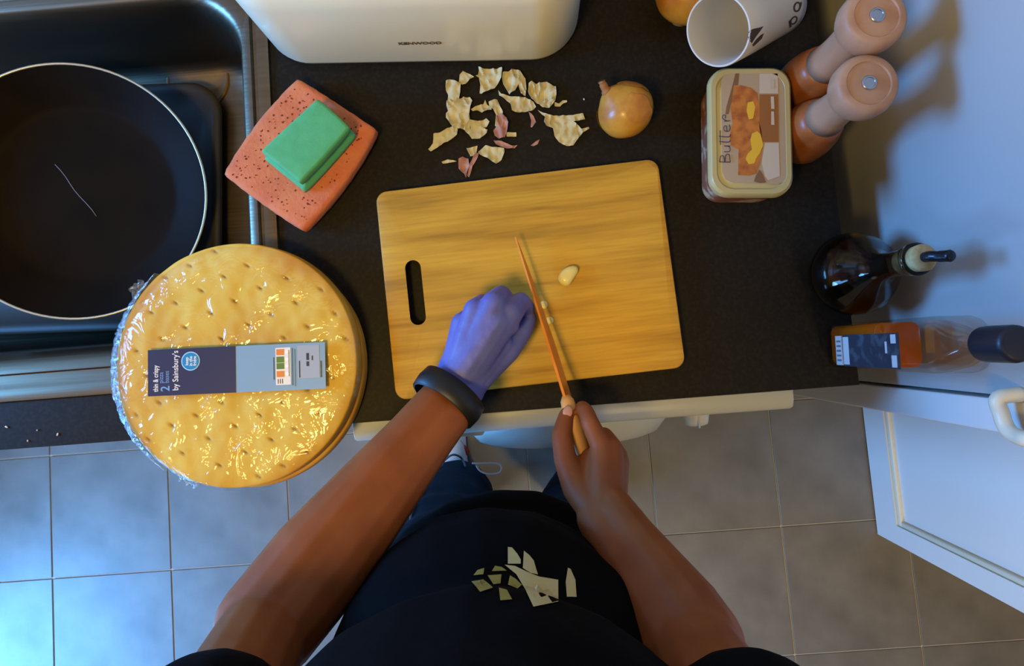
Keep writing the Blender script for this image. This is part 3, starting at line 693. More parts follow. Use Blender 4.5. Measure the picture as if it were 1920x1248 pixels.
lump('garlic_slice', [(993,600),(999,596),(1003,606),(998,616),(993,610)], zt+.0008, .006, 'bit of garlic pinched between the gloved fingers and the blade')
m_crumb = mat('crumb', (214, 208, 196), .8)
for (u, v, r, lb) in ((12, 800, .0022, 'pale crumb at the left edge of the worktop front'), (52, 826, .0015, 'small white crumb nearest the worktop front edge'), (108, 814, .002, 'upright pale crumb left of the pizza bases'), (70, 806, .0011, 'tiny faint crumb in the middle of the other crumbs'), (1095, 186, .0016, 'white speck of garlic alone left of the onion')):
    V, Fs = ellipsoid(P(u, v, ZC+.0012), r, r*.55, .0011, 10, Matrix.Rotation(u, 3, 'Z'))
    V = [v_+Vector((noise.noise(v_*900), noise.noise(v_*900+Vector((5, 0, 0))), 0))*.0004 for v_ in V]
    tag(add('crumb', mesh(V, Fs), m_crumb), lb, 'crumb', 'crumbs on the worktop')

# ------------------------------------------------------------------ mug
m_mug = mat('white_ceramic', (206, 202, 194), .3)
mm = P(1345, 58, ZC+.112); vdir = (Vector((0, 0, CZ))-mm).normalized()
mb = P(1463, 8, ZC+.030); max_ = (mm-mb).normalized(); ML = (mm-mb).length
rm = .0405; rb = .0355
mg = thing('mug', (mb.x, mb.y, ZC), 'white mug with dark leaf and letter print tipped on its side', 'mug')
prof = [(rb*.8, 0), (rb, .004), (rb*1.02, .02), (rm*.98, ML*.7), (rm, ML-.002), (rm-.0008, ML), (rm-.0026, ML), (rm-.0034, ML-.002), (rm*.9, ML*.7), (rb*.92, .02), (rb*.85, .008), (rb*.75, .006), (rb*.3, .006), (.001, .006)]
mV, mF = lathe(prof, mb, max_, 64); mbody = add('mug_body', mesh(mV, mF), m_mug, mg); sharp(mbody, 60)
def decal(bvh, polys, offset):
    """flat print laid on a surface: pixel outlines cast onto it"""
    V, Fs = [], []
    for poly in polys:
        bm = bmesh.new(); vs = [bm.verts.new((u, v, 0)) for u, v in poly]; bm.faces.new(vs); bmesh.ops.triangulate(bm, faces=bm.faces[:])
        for _ in range(2): bmesh.ops.subdivide_edges(bm, edges=[e for e in bm.edges if e.calc_length() > 5], cuts=1); bmesh.ops.triangulate(bm, faces=bm.faces[:])
        bm.verts.ensure_lookup_table(); idx = {}
        for v in bm.verts:
            d = ray(v.co.x, v.co.y).normalized(); hit, nrm, _, _ = bvh.ray_cast(Vector((0, 0, CZ)), d)
            if hit is None: continue
            if nrm.dot(d) > 0: nrm = -nrm
            idx[v.index] = len(V); V.append(hit+nrm*offset)
        for f in bm.faces:
            if all(v.index in idx for v in f.verts): Fs.append(tuple(idx[v.index] for v in f.verts))
        bm.free()
    return mesh(V, Fs)
def ringpoly(cx, cy, rx, ry, wd, rot=0, n=18):
    o = []; c, s = math.cos(rot), math.sin(rot)
    polys = []
    for i in range(n):
        a, b = 2*math.pi*i/n, 2*math.pi*(i+1)/n; q_ = []
        for r_, t in ((1, a), (1, b), (0, b), (0, a)):
            x = (rx-(0 if r_ else wd))*math.cos(t); y = (ry-(0 if r_ else wd))*math.sin(t); q_.append((cx+x*c-y*s, cy+x*s+y*c))
        polys.append(q_)
    return polys
mbvh = BVHTree.FromPolygons([Vector(v) for v in mV], mF)
m_print = mat('print_brown', (66, 56, 50), .5)
leaf = [[(1402,64),(1406,57),(1412,54),(1422,52),(1431,49),(1425,58),(1416,70),(1409,81),(1404,74)], [(1410,84),(1417,74),(1425,66),(1432,62),(1428,72),(1420,80),(1412,87)]]
add('leaf_print', decal(mbvh, leaf, .0004), m_print, mg, smooth=False)
lets = ringpoly(1494, 13, 7, 10, 3.2, .25)+ringpoly(1488, 38, 6, 9, 2.6, .6)+[[(1500, 4), (1503, 4), (1502, 12), (1499, 13)], [(1478, 40), (1482, 36), (1484, 50), (1480, 52)]]
add('letter_print', decal(mbvh, lets, .0004), m_print, mg, smooth=False)
he1, he2, _ = frame_of(max_)
hdv = Vector((0.4, .9, 0)); hdv = (hdv-max_*hdv.dot(max_)).normalized()
add('handle', mesh(*tube(smooth_path([mb+max_*ML*.2+hdv*rb*.95, mb+max_*ML*.2+hdv*(rb+.02), mb+max_*ML*.5+hdv*(rb+.032), mb+max_*ML*.8+hdv*(rm+.02), mb+max_*ML*.82+hdv*rm*.95], 5), .006, 10)), m_mug, mg)

# ------------------------------------------------------------------ butter tub
ztb = ZC+.064
tcs = [P(u, v, ztb).xy for u, v in ((1331, 126), (1482, 128), (1487, 364), (1334, 366))]
tc0 = sum((Vector(c) for c in tcs), Vector((0, 0)))/4; tex = ((tcs[1]-tcs[0])+(tcs[2]-tcs[3])).normalized(); tan_ = math.atan2(tex.y, tex.x)
thx_ = ((tcs[1]-tcs[0]).length+(tcs[2]-tcs[3]).length)/4; thy_ = ((tcs[0]-tcs[3]).length+(tcs[1]-tcs[2]).length)/4
def tb(d, r, z): return lay(rr(tc0.x, tc0.y, thx_-d, thy_-d, r, tan_, 8), z)
tub = thing('butter_tub', (tc0.x, tc0.y, ZC), 'plastic butter tub with a printed lid marked in pen in front of the wooden mills', 'tub')
sharp(add('tub_body', mesh(*loft([tb(.006, .018, ZC+.0008), tb(.004, .02, ZC+.002), tb(.002, .021, ZC+.05), tb(.001, .022, ZC+.0545)])), mat('tub_red_print', (150, 92, 66), .4, noise_=(50, (196, 172, 140), .52, .62)), tub), 40)
m_lid = mat('lid_plastic', (186, 172, 118), .35)
lid = add('lid', mesh(*loft([tb(.0, .022, ZC+.052), tb(-.0015, .023, ZC+.0535), tb(-.001, .023, ZC+.061), tb(.0015, .022, ztb), tb(.0065, .02, ztb), tb(.0085, .019, ztb-.0025), tb(.011, .018, ztb-.0025), tb(.013, .017, ztb-.0008)])), m_lid, tub); sharp(lid, 40)
def px2(u, v, z): return P(u, v, z)
zlid = ztb-.0007
def flat(polys, z, th=.0002):
    parts = []
    for poly in polys:
        pts = [P(u, v, z).xy for u, v in poly]
        if sum(pts[i].x*pts[(i+1) % len(pts)].y-pts[(i+1) % len(pts)].x*pts[i].y for i in range(len(pts))) < 0: pts.reverse()
        parts.append(loft([[(p.x, p.y, z) for p in pts], [(p.x, p.y, z+th) for p in pts]]))
    return mesh(*merge(parts))
def lidp(nm, polys, m, k=0): add(nm, flat(polys, zlid+.00025*k), m, lid, smooth=False)
lidp('lid_paper', [[(1352,150),(1360,139),(1374,136),(1460,137),(1470,142),(1473,155),(1476,330),(1470,342),(1455,345),(1375,343),(1360,336),(1354,322)]], mat('lid_print_tan', (178, 156, 128), .45), 0)
lidp('knife_print', [[(1379,137),(1386,137),(1384,158),(1372,190),(1366,214),(1360,214),(1362,200),(1372,165)]], mat('print_dark_brown', (128, 92, 62), .5), 1)
lidp('crumpet_print', [[(1376,160),(1390,160),(1408,165),(1420,175),(1424,200),(1424,230),(1428,250),(1430,275),(1425,305),(1418,325),(1405,329),(1384,328),(1385,280),(1370,272),(1368,255),(1374,232),(1370,205)]], mat('print_toast', (196, 122, 50), .5, noise_=(80, (158, 86, 36), .4, .65)), 2)
lidp('butter_print', [[(1402,192),(1412,190),(1416,200),(1412,222),(1404,224),(1400,208)], [(1410,250),(1420,246),(1426,252),(1431,272),(1424,288),(1418,296),(1414,306),(1404,308),(1398,298),(1402,288),(1410,280),(1407,262)]], mat('print_yellow', (226, 182, 50), .45), 3)
lidp('brown_panel', [[(1424,177),(1459,177),(1460,266),(1430,266),(1424,240)]], mat('print_panel_brown', (150, 96, 46), .5), 2)
lidp('white_panel', [[(1424,138),(1458,138),(1459,175),(1424,175)]], mat('print_white', (198, 186, 168), .5), 2)
lidp('bowl_print_pale', [[(1434,268),(1460,268),(1462,330),(1440,338),(1434,330),(1428,305)]], mat('print_white', (198, 186, 168), .5), 2)
lidp('panel_marks', [[(1445,181),(1451,181),(1452,204),(1446,204)], [(1446,209),(1451,209),(1452,234),(1446,234)]], MATS['print_white'], 4)
lidp('bowl_print', [[(1417,330),(1424,318),(1430,326),(1436,342),(1424,343),(1414,340)]], MATS['print_dark_brown'], 3)
lidp('stamp', [[(1445,148),(1452,148),(1452,166),(1445,166)]], mat('print_pale_grey', (190, 180, 160), .5), 4)
# handwriting, reads upwards
t0, t1 = P(1369, 304, zlid+.001), P(1369, 215, zlid+.001); td = (t1-t0).normalized(); tu = Vector((-td.y, td.x, 0))
xx = t0.copy(); ink = mat('marker_ink', (40, 44, 84), .5)
def pen(pts):
    return tube(smooth_path([t0+td*a*(t1-t0).length+tu*b*.0118+Vector((0, 0, .0002)) for a, b in pts], 3), .00042, 6)
strokes = [
 [(0, 0), (0, 1.05)], [(0, 1.05), (.12, .95), (.12, .65), (0, .52), (.15, .42), (.15, .08), (0, 0)],
 [(.22, .6), (.22, .12), (.27, 0), (.33, .15), (.34, .6), (.34, 0)],
 [(.43, 1.1), (.42, .15), (.47, 0)], [(.54, 1.1), (.53, .15), (.58, 0)], [(.36, .95), (.66, 1.0)],
 [(.64, .32), (.76, .38), (.74, .62), (.66, .55), (.65, .15), (.72, 0), (.79, .1)],
 [(.86, .6), (.87, 0)], [(.87, .35), (.92, .75), (.99, .7), (.98, .45), (.92, .5)]]
add('handwriting', mesh(*merge([pen(s) for s in strokes])), ink, lid)

# ------------------------------------------------------------------ pepper mills
m_mill = mat('pale_wood', (190, 148, 116), .5, noise_=(6, (172, 126, 94), .35, .65), stretch=(6, 6, 1))
m_milld = mat('amber_wood', (168, 96, 46), .35, noise_=(6, (138, 74, 34), .35, .65), stretch=(6, 6, 1))
m_nut = mat('mill_nut', (176, 178, 180), .3, .9)
def mill(top_px, h, label):
    p = P(*top_px, ZC+h); t = thing('pepper_mill', (p.x, p.y, ZC), label, 'pepper mill', 'pair of wooden mills')
    b = (p.x, p.y, ZC)
    add('lower_body', mesh(*lathe([(.028, .0005), (.0335, .001), (.0348, .006), (.0345, .03), (.032, .05), (.0275, .068), (.0232, .08)], b, n=48)), m_milld, t)
    add('shaft', mesh(*lathe([(.0232, .08), (.0205, .095), (.0195, .115), (.020, h-.045), (.0225, h-.032)], b, n=48)), m_mill, t)
    hd_ = add('head', mesh(*lathe([(.0225, h-.033), (.029, h-.031), (.0318, h-.022), (.0322, h-.010), (.0305, h-.003), (.0275, h), (.0225, h+.0002), (.0215, h-.0016), (.02, h-.0014), (.004, h-.0006)], b, n=56)), m_mill, t); sharp(hd_, 50)
    nt_ = add('nut', mesh(*lathe([(.0075, h-.002), (.0075, h+.0008), (.0068, h+.0014), (.0056, h+.0014), (.0052, h+.0004), (.001, h+.0004)], b, n=28)), m_nut, t); sharp(nt_, 40)
mill((1630, 155), .185, 'wooden pepper mill with a bright top nut close behind the butter tub')
mill((1645, 28), .20, 'wooden mill furthest to the back, cut by the top of the picture')

# ------------------------------------------------------------------ oil bottle
def glass(name, col, rough=.02):
    return mat(name, col, rough, trans=1.0, ior=1.45)
ob = P(1567, 519, ZC); ot = P(1731, 485, ZC+.178); oc_ = Vector((ob.x, ob.y, ZC)); oc_ = Vector(((ob.x+ot.x)/2, (ob.y+ot.y)/2, ZC))
oil = thing('oil_bottle', oc_, 'round-bellied glass oil bottle with dark contents, cork and black pourer', 'bottle')
ro = .0495
op = [(.02, .001), (.035, .001), (.042, .008), (ro, .035), (ro*.97, .05), (ro*.78, .072), (.024, .09), (.0155, .105), (.0135, .125), (.0135, .155), (.0155, .162), (.0165, .170), (.0165, .176), (.0135, .178), (.0125, .172), (.0115, .155), (.0115, .12), (.0135, .106), (.022, .091), (ro*.74, .071), (ro*.93, .05), (ro*.955, .036), (.04, .011), (.03, .004), (.005, .004)]
add('bottle_glass', mesh(*lathe(op, oc_, n=56)), glass('bottle_glass', (212, 206, 196)), oil)
add('contents', mesh(*lathe([(.004, .0045), (.03, .0048), (.0395, .0115), (ro*.95, .036), (ro*.925, .0495), (ro*.80, .064), (ro*.3, .0645), (.003, .0645)], oc_, n=48)), mat('dark_vinegar', (14, 11, 10), .08, spec=.5), oil)
add('cork', mesh(*lathe([(.0105, .150), (.0112, .172), (.013, .178), (.0135, .186), (.012, .189), (.003, .1895)], oc_, n=28)), mat('cork', (206, 178, 122), .7, noise_=(120, (176, 142, 88), .4, .7)), oil)
m_blk = mat('black_chrome', (34, 36, 44), .25, .4)
od = Vector((.8, .1, 1)).normalized()
ot0 = oc_+Vector((0, 0, .187)); ott = P(1786, 479, ZC+.215)
sp_ = add('pourer', mesh(*tube(smooth_path([ot0, ot0+Vector((.001, 0, .008)), ot0.lerp(ott, .6), ott], 4), [.0052]*8+[.0056]*3+[.006, .0045], 12)), m_blk, oil)

# ------------------------------------------------------------------ amber bottle
ac = Vector((.387, P(1578, 648, ZC).y, ZC))
am = thing('amber_bottle', ac, 'rectangular glass bottle of amber liquid with dark label and black oval cap', 'bottle')
ra = math.radians(-3)
def ar(hx, hy, r, z): return lay(rr(ac.x, ac.y, hx, hy, r, ra, 6), ZC+z)
AX, AY = .0265, .0265
add('bottle_glass', mesh(*loft([ar(AX-.004, AY-.004, .008, .001), ar(AX, AY, .010, .006), ar(AX, AY, .010, .215), ar(AX-.002, AY-.002, .012, .228), ar(AX-.008, AY-.008, .015, .246), ar(.013, .013, .0129, .262), ar(.0125, .0125, .0124, .275)])), film_mat('clear_glass', (.93, .91, .88, 1), .13, .05), am)
add('liquid', mesh(*loft([ar(AX-.005, AY-.005, .007, .006), ar(AX-.0025, AY-.0025, .009, .010), ar(AX-.0025, AY-.0025, .009, .118), ar(AX-.003, AY-.003, .009, .119)])), mat('amber_liquid', (226, 112, 20), .1, trans=.35, ior=1.34), am)
lm = mat('bottle_label', (56, 56, 64), .4, noise_=(70, (78, 80, 88), .5, .62)); lwhite = mat('label_white', (206, 200, 196), .5)
def apanel(nm, y0, y1, z0, z1, m, out=.0006, xo=0):
    bx = box(-AX-.0008-out, -AX-.0002, y0, y1, z0, z1)
    Rm = Matrix.Rotation(ra, 3, 'Z'); add(nm, mesh([ac+Rm @ Vector(v) for v in bx[0]], bx[1]), m, am, smooth=False)
apanel('label', -.0235, .0125, .050, .172, lm, .0005)
apanel('label_band', -.0225, .0115, .030, .046, lwhite, .0007)
apanel('label_band', -.0215, .0100, .050, .064, lwhite, .0008)
apanel('label_mark', -.022, -.010, .158, .168, lwhite, .0008)
apanel('label_mark', .002, .011, .158, .168, lwhite, .0008)
apanel('label_mark', -.008, .004, .146, .15, lwhite, .0008)
for i in range(5): apanel('barcode', -.018+i*.0055, -.0158+i*.0055, .033, .044, mat('barcode_grey', (120, 116, 116), .6), .0010)
capm = mat('black_cap', (34, 36, 44), .4)
cpo = add('cap', mesh(*loft([ar(.0135, .0135, .0134, .258), ar(.0152, .0152, .0151, .261), ar(.0156, .0156, .0155, .266), ar(.0156, .0156, .0155, .297), ar(.0148, .0148, .0147, .301), ar(.012, .012, .0119, .3025), ar(.004, .004, .0039, .303)])), capm, am)
# ------------------------------------------------------------------ knife
m_kn = mat('copper_steel', (240, 152, 60), .34, .2, noise_=(30, (224, 130, 44), .4, .65))
m_kh = mat('amber_handle', (226, 168, 92), .4)
k_tip = P(966, 444, zt+.022); k_heel = P(1062, 756, zt+.052)
kd = (k_heel-k_tip); KL = kd.length; kd.normalize()
up = Vector((0, 0, 1)); side = kd.cross(up).normalized(); kup = (side.cross(kd).normalized()); tilt = math.radians(17)
kup = (kup*math.cos(tilt)+side*math.sin(tilt)).normalized(); kside = kd.cross(kup).normalized()
kf = thing('kitchen_knife', (k_tip+k_heel)/2-Vector((0, 0, .02)), 'copper-orange kitchen knife held edge down over the chopping board', 'knife')
V, Fs = [], []
N = 14
for i in range(N):
    t = i/(N-1); sp0 = .001+.0*t; depth = .003+.027*min(1, (t*1.5))**.6; th_ = .0009+.0007*t
    p = k_tip+kd*KL*t
    for a_, b_ in ((-1, 0), (1, 0), (.6, -.55), (.05, -1), (-.05, -1), (-.6, -.55)):
        V.append(p+kside*a_*th_+kup*b_*depth)
for i in range(N-1):
    for j in range(6): Fs.append((i*6+j, i*6+(j+1) % 6, (i+1)*6+(j+1) % 6, (i+1)*6+j))
Fs += [tuple(range(6)), tuple(reversed(range((N-1)*6, N*6)))]
sharp(add('blade', mesh(V, Fs), m_kn, kf), 25)
hE = k_heel+kd*.115+Vector((0, 0, .012))
hx_ = (hE-k_heel).normalized()
rs = []
for t, sx_, sy_ in ((-.08, .004, .006), (-.03, .0075, .010), (.05, .0085, .0115), (.35, .0085, .0125), (.7, .0085, .0125), (.95, .009, .014), (1, .006, .010)):
    p = k_heel+(hE-k_heel)*t-kup*.006
    rs.append([p+kside*math.cos(a)*sx_+kup*math.sin(a)*sy_ for a in [2*math.pi*i/18 for i in range(18)]])
add('handle', mesh(*loft(rs)), m_kh, kf)
for t in (.2, .5, .8):
    p = k_heel+(hE-k_heel)*t-kup*.006
    add('rivet', mesh(*lathe([(.0028, -.0092), (.0028, .0092)], p, kside, 14)), m_nut, kf)

# ------------------------------------------------------------------ person
m_skin = mat('skin', (146, 84, 44), .55, spec=.3, noise_=(30, (132, 72, 34), .35, .7), bump=(300, .08, .001), sss=.12)
m_glove = mat('nitrile_glove', (96, 100, 168), .5, noise_=(35, (88, 90, 156), .4, .7), bump=(45, .35, .004))
m_shirt = mat('black_cotton', (8, 8, 9), .9, spec=.08, bump=(40, .3, .006))
m_jean = mat('navy_trousers', (20, 27, 42), .85, spec=.15, bump=(50, .3, .005))
BX = -.06
per = thing('person', (BX, -.3, 0), 'person in black printed t-shirt cutting garlic, one blue glove, seen from above', 'person')
# left hand in glove
gw = P(856, 724, .985)
G = dict(
 index=[P(957, 588, .990), P(976, 565, .972), P(988, 577, .954), P(991, 594, .943)],
 middle=[P(926, 570, .997), P(940, 553, .975), P(952, 566, .953), P(956, 582, .942)],
 ring=[P(892, 582, .991), P(905, 568, .969), P(919, 577, .950), P(924, 594, .941)],
 pinky=[P(866, 606, .979), P(876, 594, .960), P(890, 600, .945), P(897, 612, .940)],
 thumb=[P(905, 700, .974), P(954, 657, .965), P(980, 620, .955), P(993, 598, .949)])
gp = []
for k, pts in G.items():
    r = dict(index=.0098, middle=.0102, ring=.0096, pinky=.0086, thumb=.0112)[k]
    if k != 'thumb':
        gp += chain([gw+(pts[0]-gw)*.12, pts[0]]+pts[1:], [.022, r*1.5, r*1.16, r*1.0, r*.86])
    else: gp += chain([gw+Vector((.012, -.004, -.006))]+pts, [.019, .0165, r*1.2, r*1.05, r*.85])
gp += [capsule(G['index'][0]-Vector((.004, .012, .004)), G['pinky'][0]-Vector((-.004, .012, .002)), .0135, .012), capsule(gw+Vector((-.004, .0, .002)), G['middle'][0]-Vector((0, .02, .006)), .024, .021), capsule(gw+Vector((.012, .006, -.004)), (G['index'][0]+G['thumb'][1])/2-Vector((.012, .012, .006)), .022, .016), capsule(gw+Vector((-.010, .0, -.004)), G['pinky'][0]-Vector((.0, .02, .002)), .021, .016)]
gc0 = P(838, 750, 1.0)
gp += [capsule(gw+Vector((.010, -.004, -.003)), P(858, 752, .997), .0225, .0205), capsule(gw+Vector((-.010, .002, .0)), P(838, 738, .998), .0225, .0205)]
glove = add('glove', blob(gp, .0016, 10), m_glove, per)
# arms, hand, body core
we = P(843, 752, .998); el = P(500, 1175, 1.13); sh = Vector((BX-.19, -.30, 1.42))
bp = []
fa = [we.lerp(el, t) for t in (0, .2, .45, .75, 1)]
fd = (el-we).normalized(); fs = fd.cross(Vector((0, 0, 1))).normalized()
for off in (-.011, .011): bp += chain([p+fs*off*(1-.35*i/4) for i, p in enumerate(fa)], [.0225, .0265, .034, .042, .041])
bp += chain([el, sh], [.041, .048])
bp += [capsule(we, gw, .02, .016), capsule(gw, G['middle'][0]-Vector((0, .01, .006)), .014, .010)]
rw = P(1134, 962, 1.045); rel_ = P(1300, 1215, 1.16); rsh = Vector((BX+.19, -.30, 1.42))
fa = [rw.lerp(rel_, t) for t in (0, .25, .5, .8, 1)]
fd = (rel_-rw).normalized(); fs = fd.cross(Vector((0, 0, 1))).normalized()
for off in (-.010, .010): bp += chain([p+fs*off*(1-.35*i/4) for i, p in enumerate(fa)], [.0215, .025, .031, .038, .039])
bp += chain([rel_, rsh], [.039, .05])
H = dict(
 index=[P(1128, 838, 1.012), P(1107, 794, 1.006), P(1099, 772, .993), P(1092, 764, .980)],
 middle=[P(1146, 840, 1.006), P(1133, 818, .985), P(1112, 815, .963), P(1092, 822, .957)],
 ring=[P(1158, 856, .996), P(1150, 838, .974), P(1128, 838, .953), P(1108, 846, .950)],
 pinky=[P(1162, 880, .985), P(1158, 862, .967), P(1140, 862, .949), P(1122, 868, .947)],
 thumb=[P(1082, 915, 1.02), P(1060, 862, 1.008), P(1053, 815, .996), P(1062, 778, .986)])
for k, pts in H.items():
    r = dict(index=.0094, middle=.0098, ring=.0092, pinky=.0082, thumb=.0108)[k]
    if k != 'thumb': bp += chain([rw+(pts[0]-rw)*.12, pts[0]]+pts[1:], [.020, r*1.3, r*1.1, r, r*.9])
    else: bp += chain([rw+Vector((-.010, .004, -.004))]+pts, [.018, .0165, r*1.2, r*1.06, r*.85])
bp += [capsule(rw, (H['middle'][0]+H['ring'][0])/2-Vector((.002, .012, .010)), .0225, .019), capsule(rw+Vector((-.008, 0, -.004)), (H['index'][0]+H['thumb'][1])/2-Vector((-.010, .012, .012)), .021, .017)]
# core inside the clothes
bp += [capsule((BX, -.33, .98), (BX, -.33, 1.32), .09, .09), capsule(sh, rsh, .05, .05), capsule((BX, -.33, 1.40), (BX, -.31, 1.52), .055, .052)]
hipL, hipR = Vector((BX-.085, -.31, .92)), Vector((BX+.085, -.31, .92))
ankL, ankR = Vector((-.205, -.335, .09)), Vector((.075, -.35, .09))
kneL, kneR = Vector((-.165, -.272, .50)), Vector((.055, -.31, .50))
for h_, k_, a_ in ((hipL, kneL, ankL), (hipR, kneR, ankR)): bp += chain([h_, k_, a_], [.075, .05, .035])
hc_ = Vector((BX+.03, -.17, 1.70))
bp += [capsule((BX, -.31, 1.50), hc_+Vector((0, -.03, -.06)), .055, .055), ellipsoid(hc_, .074, .094, .112), ellipsoid(hc_+Vector((0, .092, -.012)), .011, .014, .024), ellipsoid(hc_+Vector((.076, -.01, -.01)), .008, .018, .030), ellipsoid(hc_+Vector((-.076, -.01, -.01)), .008, .018, .030), ellipsoid(hc_+Vector((0, .080, -.052)), .022, .012, .007)]
add('body', blob(bp, .0026, 5), m_skin, per)
m_hair = mat('dark_hair', (40, 30, 22), .7, bump=(120, .4, .004))
add('hair', blob([ellipsoid(hc_+Vector((0, -.018, .028)), .082, .094, .098), ellipsoid(hc_+Vector((0, -.045, -.02)), .08, .066, .09)], .005, 6), m_hair, per)
for sx in (-1, 1):
    add('eye', mesh(*ellipsoid(hc_+Vector((sx*.031, .080, .008)), .012, .011, .009, 14)), mat('eye_white', (220, 216, 210), .3), per)
# nails
m_nail = mat('nail', (206, 150, 124), .35)
def nail(tip, prev, r):
    d = (tip-prev).normalized(); e_ = d.cross(Vector((0, 0, 1))).normalized(); n_ = e_.cross(d).normalized()
    V, Fs = ellipsoid((0, 0, 0), r*.62, r*.8, r*.22, 14); M = Matrix((e_, d, n_)).transposed()
    return [tip+d*r*.15+n_*r*.80+M @ Vector(v) for v in V], Fs
add('thumbnail', mesh(*nail(H['thumb'][3], H['thumb'][2], .0092)), m_nail, per)
# t-shirt
sp = []
sp += [ellipsoid((BX, -.315, .98), .168, .158, .12), ellipsoid((BX, -.31, 1.10), .160, .158, .16), ellipsoid((BX, -.31, 1.28), .172, .138, .16), capsule((BX-.13, -.31, 1.42), (BX+.13, -.31, 1.42), .085, .085)]
sp += [capsule(sh, sh.lerp(el, .5), .068, .07), capsule(rsh, rsh.lerp(rel_, .5), .066, .068)]
shm = blob(sp, .006, 10)
def ripple(me, fx, fz, amp):
    n = len(me.vertices); co = np.empty(n*3); me.vertices.foreach_get('co', co); co = co.reshape(-1, 3)
    nr = np.empty(n*3); me.vertex_normals.foreach_get('vector', nr); nr = nr.reshape(-1, 3)
    d = np.array([noise.noise(Vector((c[0]*fx, c[1]*fx, c[2]*fz))) for c in co])*amp
    me.vertices.foreach_set('co', (co+nr*d[:, None]).ravel()); me.update()
ripple(shm, 9, 22, .005)
shirt_bvh = BVHTree.FromPolygons([v.co.copy() for v in shm.vertices], [tuple(p.vertices) for p in shm.polygons])
shirt = add('t_shirt', shm, m_shirt, per)
m_sp = mat('shirt_print_cream', (196, 180, 122), .8); m_sp2 = mat('shirt_print_gold', (150, 136, 60), .8)
cream = [[(952,1027),(960,1028),(970,1040),(976,1050),(976,1058),(952,1058)], [(982,1034),(992,1042),(1000,1052),(1006,1072),(1008,1078),(994,1075),(980,1066)],
         [(946,1060),(965,1062),(990,1074),(1010,1082),(1046,1088),(1046,1130),(1000,1140),(985,1108),(968,1078)], [(1064,1066),(1069,1068),(1078,1088),(1080,1120),(1062,1120),(1060,1092)]]
gold = [[(888,1080),(895,1070),(908,1066),(906,1078)], [(922,1072),(928,1062),(940,1064),(950,1071)], [(914,1080),(940,1078),(938,1096),(925,1098)], [(956,1080),(966,1086),(978,1098),(970,1106),(952,1098)],
        [(884,1092),(906,1088),(924,1104),(900,1112)], [(935,1104),(950,1108),(960,1126),(938,1128)]]
add('chest_print', decal(shirt_bvh, cream, .0012), m_sp, shirt, smooth=False)
add('chest_print', decal(shirt_bvh, gold, .0012), m_sp2, shirt, smooth=False)
# trousers
tp = [ellipsoid((BX, -.315, .95), .168, .125, .12)]
for h_, k_, a_ in ((hipL, kneL, ankL), (hipR, kneR, ankR)): tp += chain([h_, k_, a_+Vector((0, 0, .0))], [.10, .078, .066])
tme = blob(tp, .006, 8)
ripple(tme, 10, 18, .006)
tr_bvh = BVHTree.FromPolygons([v.co.copy() for v in tme.vertices], [tuple(p.vertices) for p in tme.polygons])
trs = add('trousers', tme, m_jean, per)
dz_ = [P(u, v, .80) for u, v in ((885, 868), (905, 868), (930, 868), (940, 875), (936, 886), (915, 888), (900, 882), (893, 872))]
add('drawstring', mesh(*tube(smooth_path(dz_, 5), .0012, 6)), mat('white_cord', (188, 188, 190), .7), trs)
# shoes
m_shoe = mat('shoe_white', (226, 228, 232), .6); m_sole = mat('shoe_sole', (60, 62, 70), .7)
def shoe(ank, toe, nm):
    d = (toe-ank); d.z = 0; L_ = d.length; d.normalize(); e_ = Vector((-d.y, d.x, 0))
    rs_ = []
    outl = [(-.07, .028), (-.055, .038), (-.01, .036), (.05, .038), (.10, .046), (.14, .046), (.165, .036), (.178, .018)]
    lp_ = [(a_, b_) for a_, b_ in outl]+[(a_, -b_) for a_, b_ in reversed(outl)]
    b0 = Vector((ank.x, ank.y, 0))
    def rg(s, z, sh_=0): return [b0+d*(a_*s+sh_)+e_*b_*s+Vector((0, 0, z+(0.02*max(0, (.06-a_)/.1) if z > .05 else 0))) for a_, b_ in lp_]
    sole = add('sole', mesh(*loft([rg(.97, .001), rg(1.02, .006), rg(1.02, .022), rg(.98, .024)])), m_sole, per)
    up_ = add(nm, mesh(*loft([rg(.98, .023), rg(1.0, .035), rg(.93, .055), rg(.72, .078, -.008), rg(.5, .092, -.02)])), m_shoe, per)
    return up_, b0, d, e_
u_, b0, d_, e_ = shoe(Vector((-.215, -.315, 0)), Vector((-.245, -.13, 0)), 'shoe')
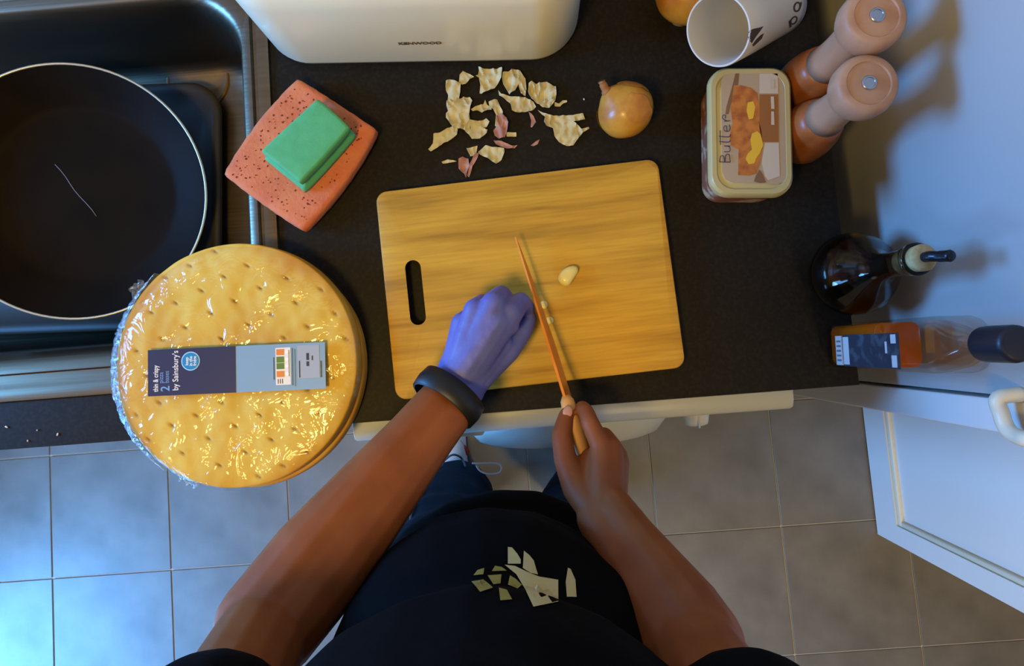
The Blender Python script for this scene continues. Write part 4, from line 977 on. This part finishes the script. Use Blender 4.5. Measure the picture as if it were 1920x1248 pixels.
for s_, c_, nm in ((-.028, (214, 76, 110), 'pink_stripe'), (.028, (190, 60, 44), 'red_stripe')):
    ps = [b0+d_*(.10+.0*t)+e_*(-s_*(1.0+.45*t))+d_*(-.035*t)+Vector((0, 0, .068-.03*t)) for t in (0, .5, 1)]
    add(nm, mesh(*tube(ps, .009, 8)), mat(nm, c_, .6), u_)
shoe(Vector((.085, -.335, 0)), Vector((.10, -.15, 0)), 'shoe')
# wrist band
wb0, wb1 = P(842, 741, .999), P(834, 750, 1.0)
bd_ = (P(790, 805, 1.012)-P(870, 700, .985)).normalized()
bdir = (el-gw).normalized(); bs_ = bdir.cross(Vector((0, 0, 1))).normalized(); bn_ = bs_.cross(bdir)
wc = P(841, 744, .999)
rs = []
for t, s in ((-.0135, .97), (-.0125, 1.05), (0, 1.09), (.0125, 1.05), (.0135, .97)):
    rs.append([wc+bdir*t+bs_*math.cos(a)*.0385*s+bn_*math.sin(a)*.0275*s for a in [2*math.pi*i/48 for i in range(48)]])
add('wristband', mesh(*loft(rs, False, False)), mat('black_rubber', (22, 22, 24), .45), per)
# cable
def surf(u, v, z):                     # the nearer of trousers and shirt along a line of sight, else a free point
    hs = [b.ray_cast(Vector((0, 0, CZ)), ray(u, v).normalized()) for b in (tr_bvh, shirt_bvh)]
    hs = [h for h in hs if h[0] is not None]
    return max((h[0]+h[1]*.003 for h in hs), key=lambda p: p.z) if hs else P(u, v, z)
cpts = [surf(872, 878, .5), surf(866, 866, .52)+Vector((0, .006, .01)), P(850, 852, .60), P(834, 862, .68), P(822, 880, .78), surf(804, 906, .92)+Vector((0, .004, .003)), surf(787, 934, 1.0)+Vector((0, 0, .003)), surf(774, 960, 1.0)+Vector((0, 0, .003)), surf(766, 985, 1.0)-Vector((0, .02, .01))]
tag(add('cable', mesh(*tube(smooth_path(cpts, 6), .0019, 8)), mat('cable_black', (70, 74, 82), .4)), 'thin dark cable looping down over the dark trousers beside the left forearm', 'cable')  # black cable, its sheen put into one lighter even colour
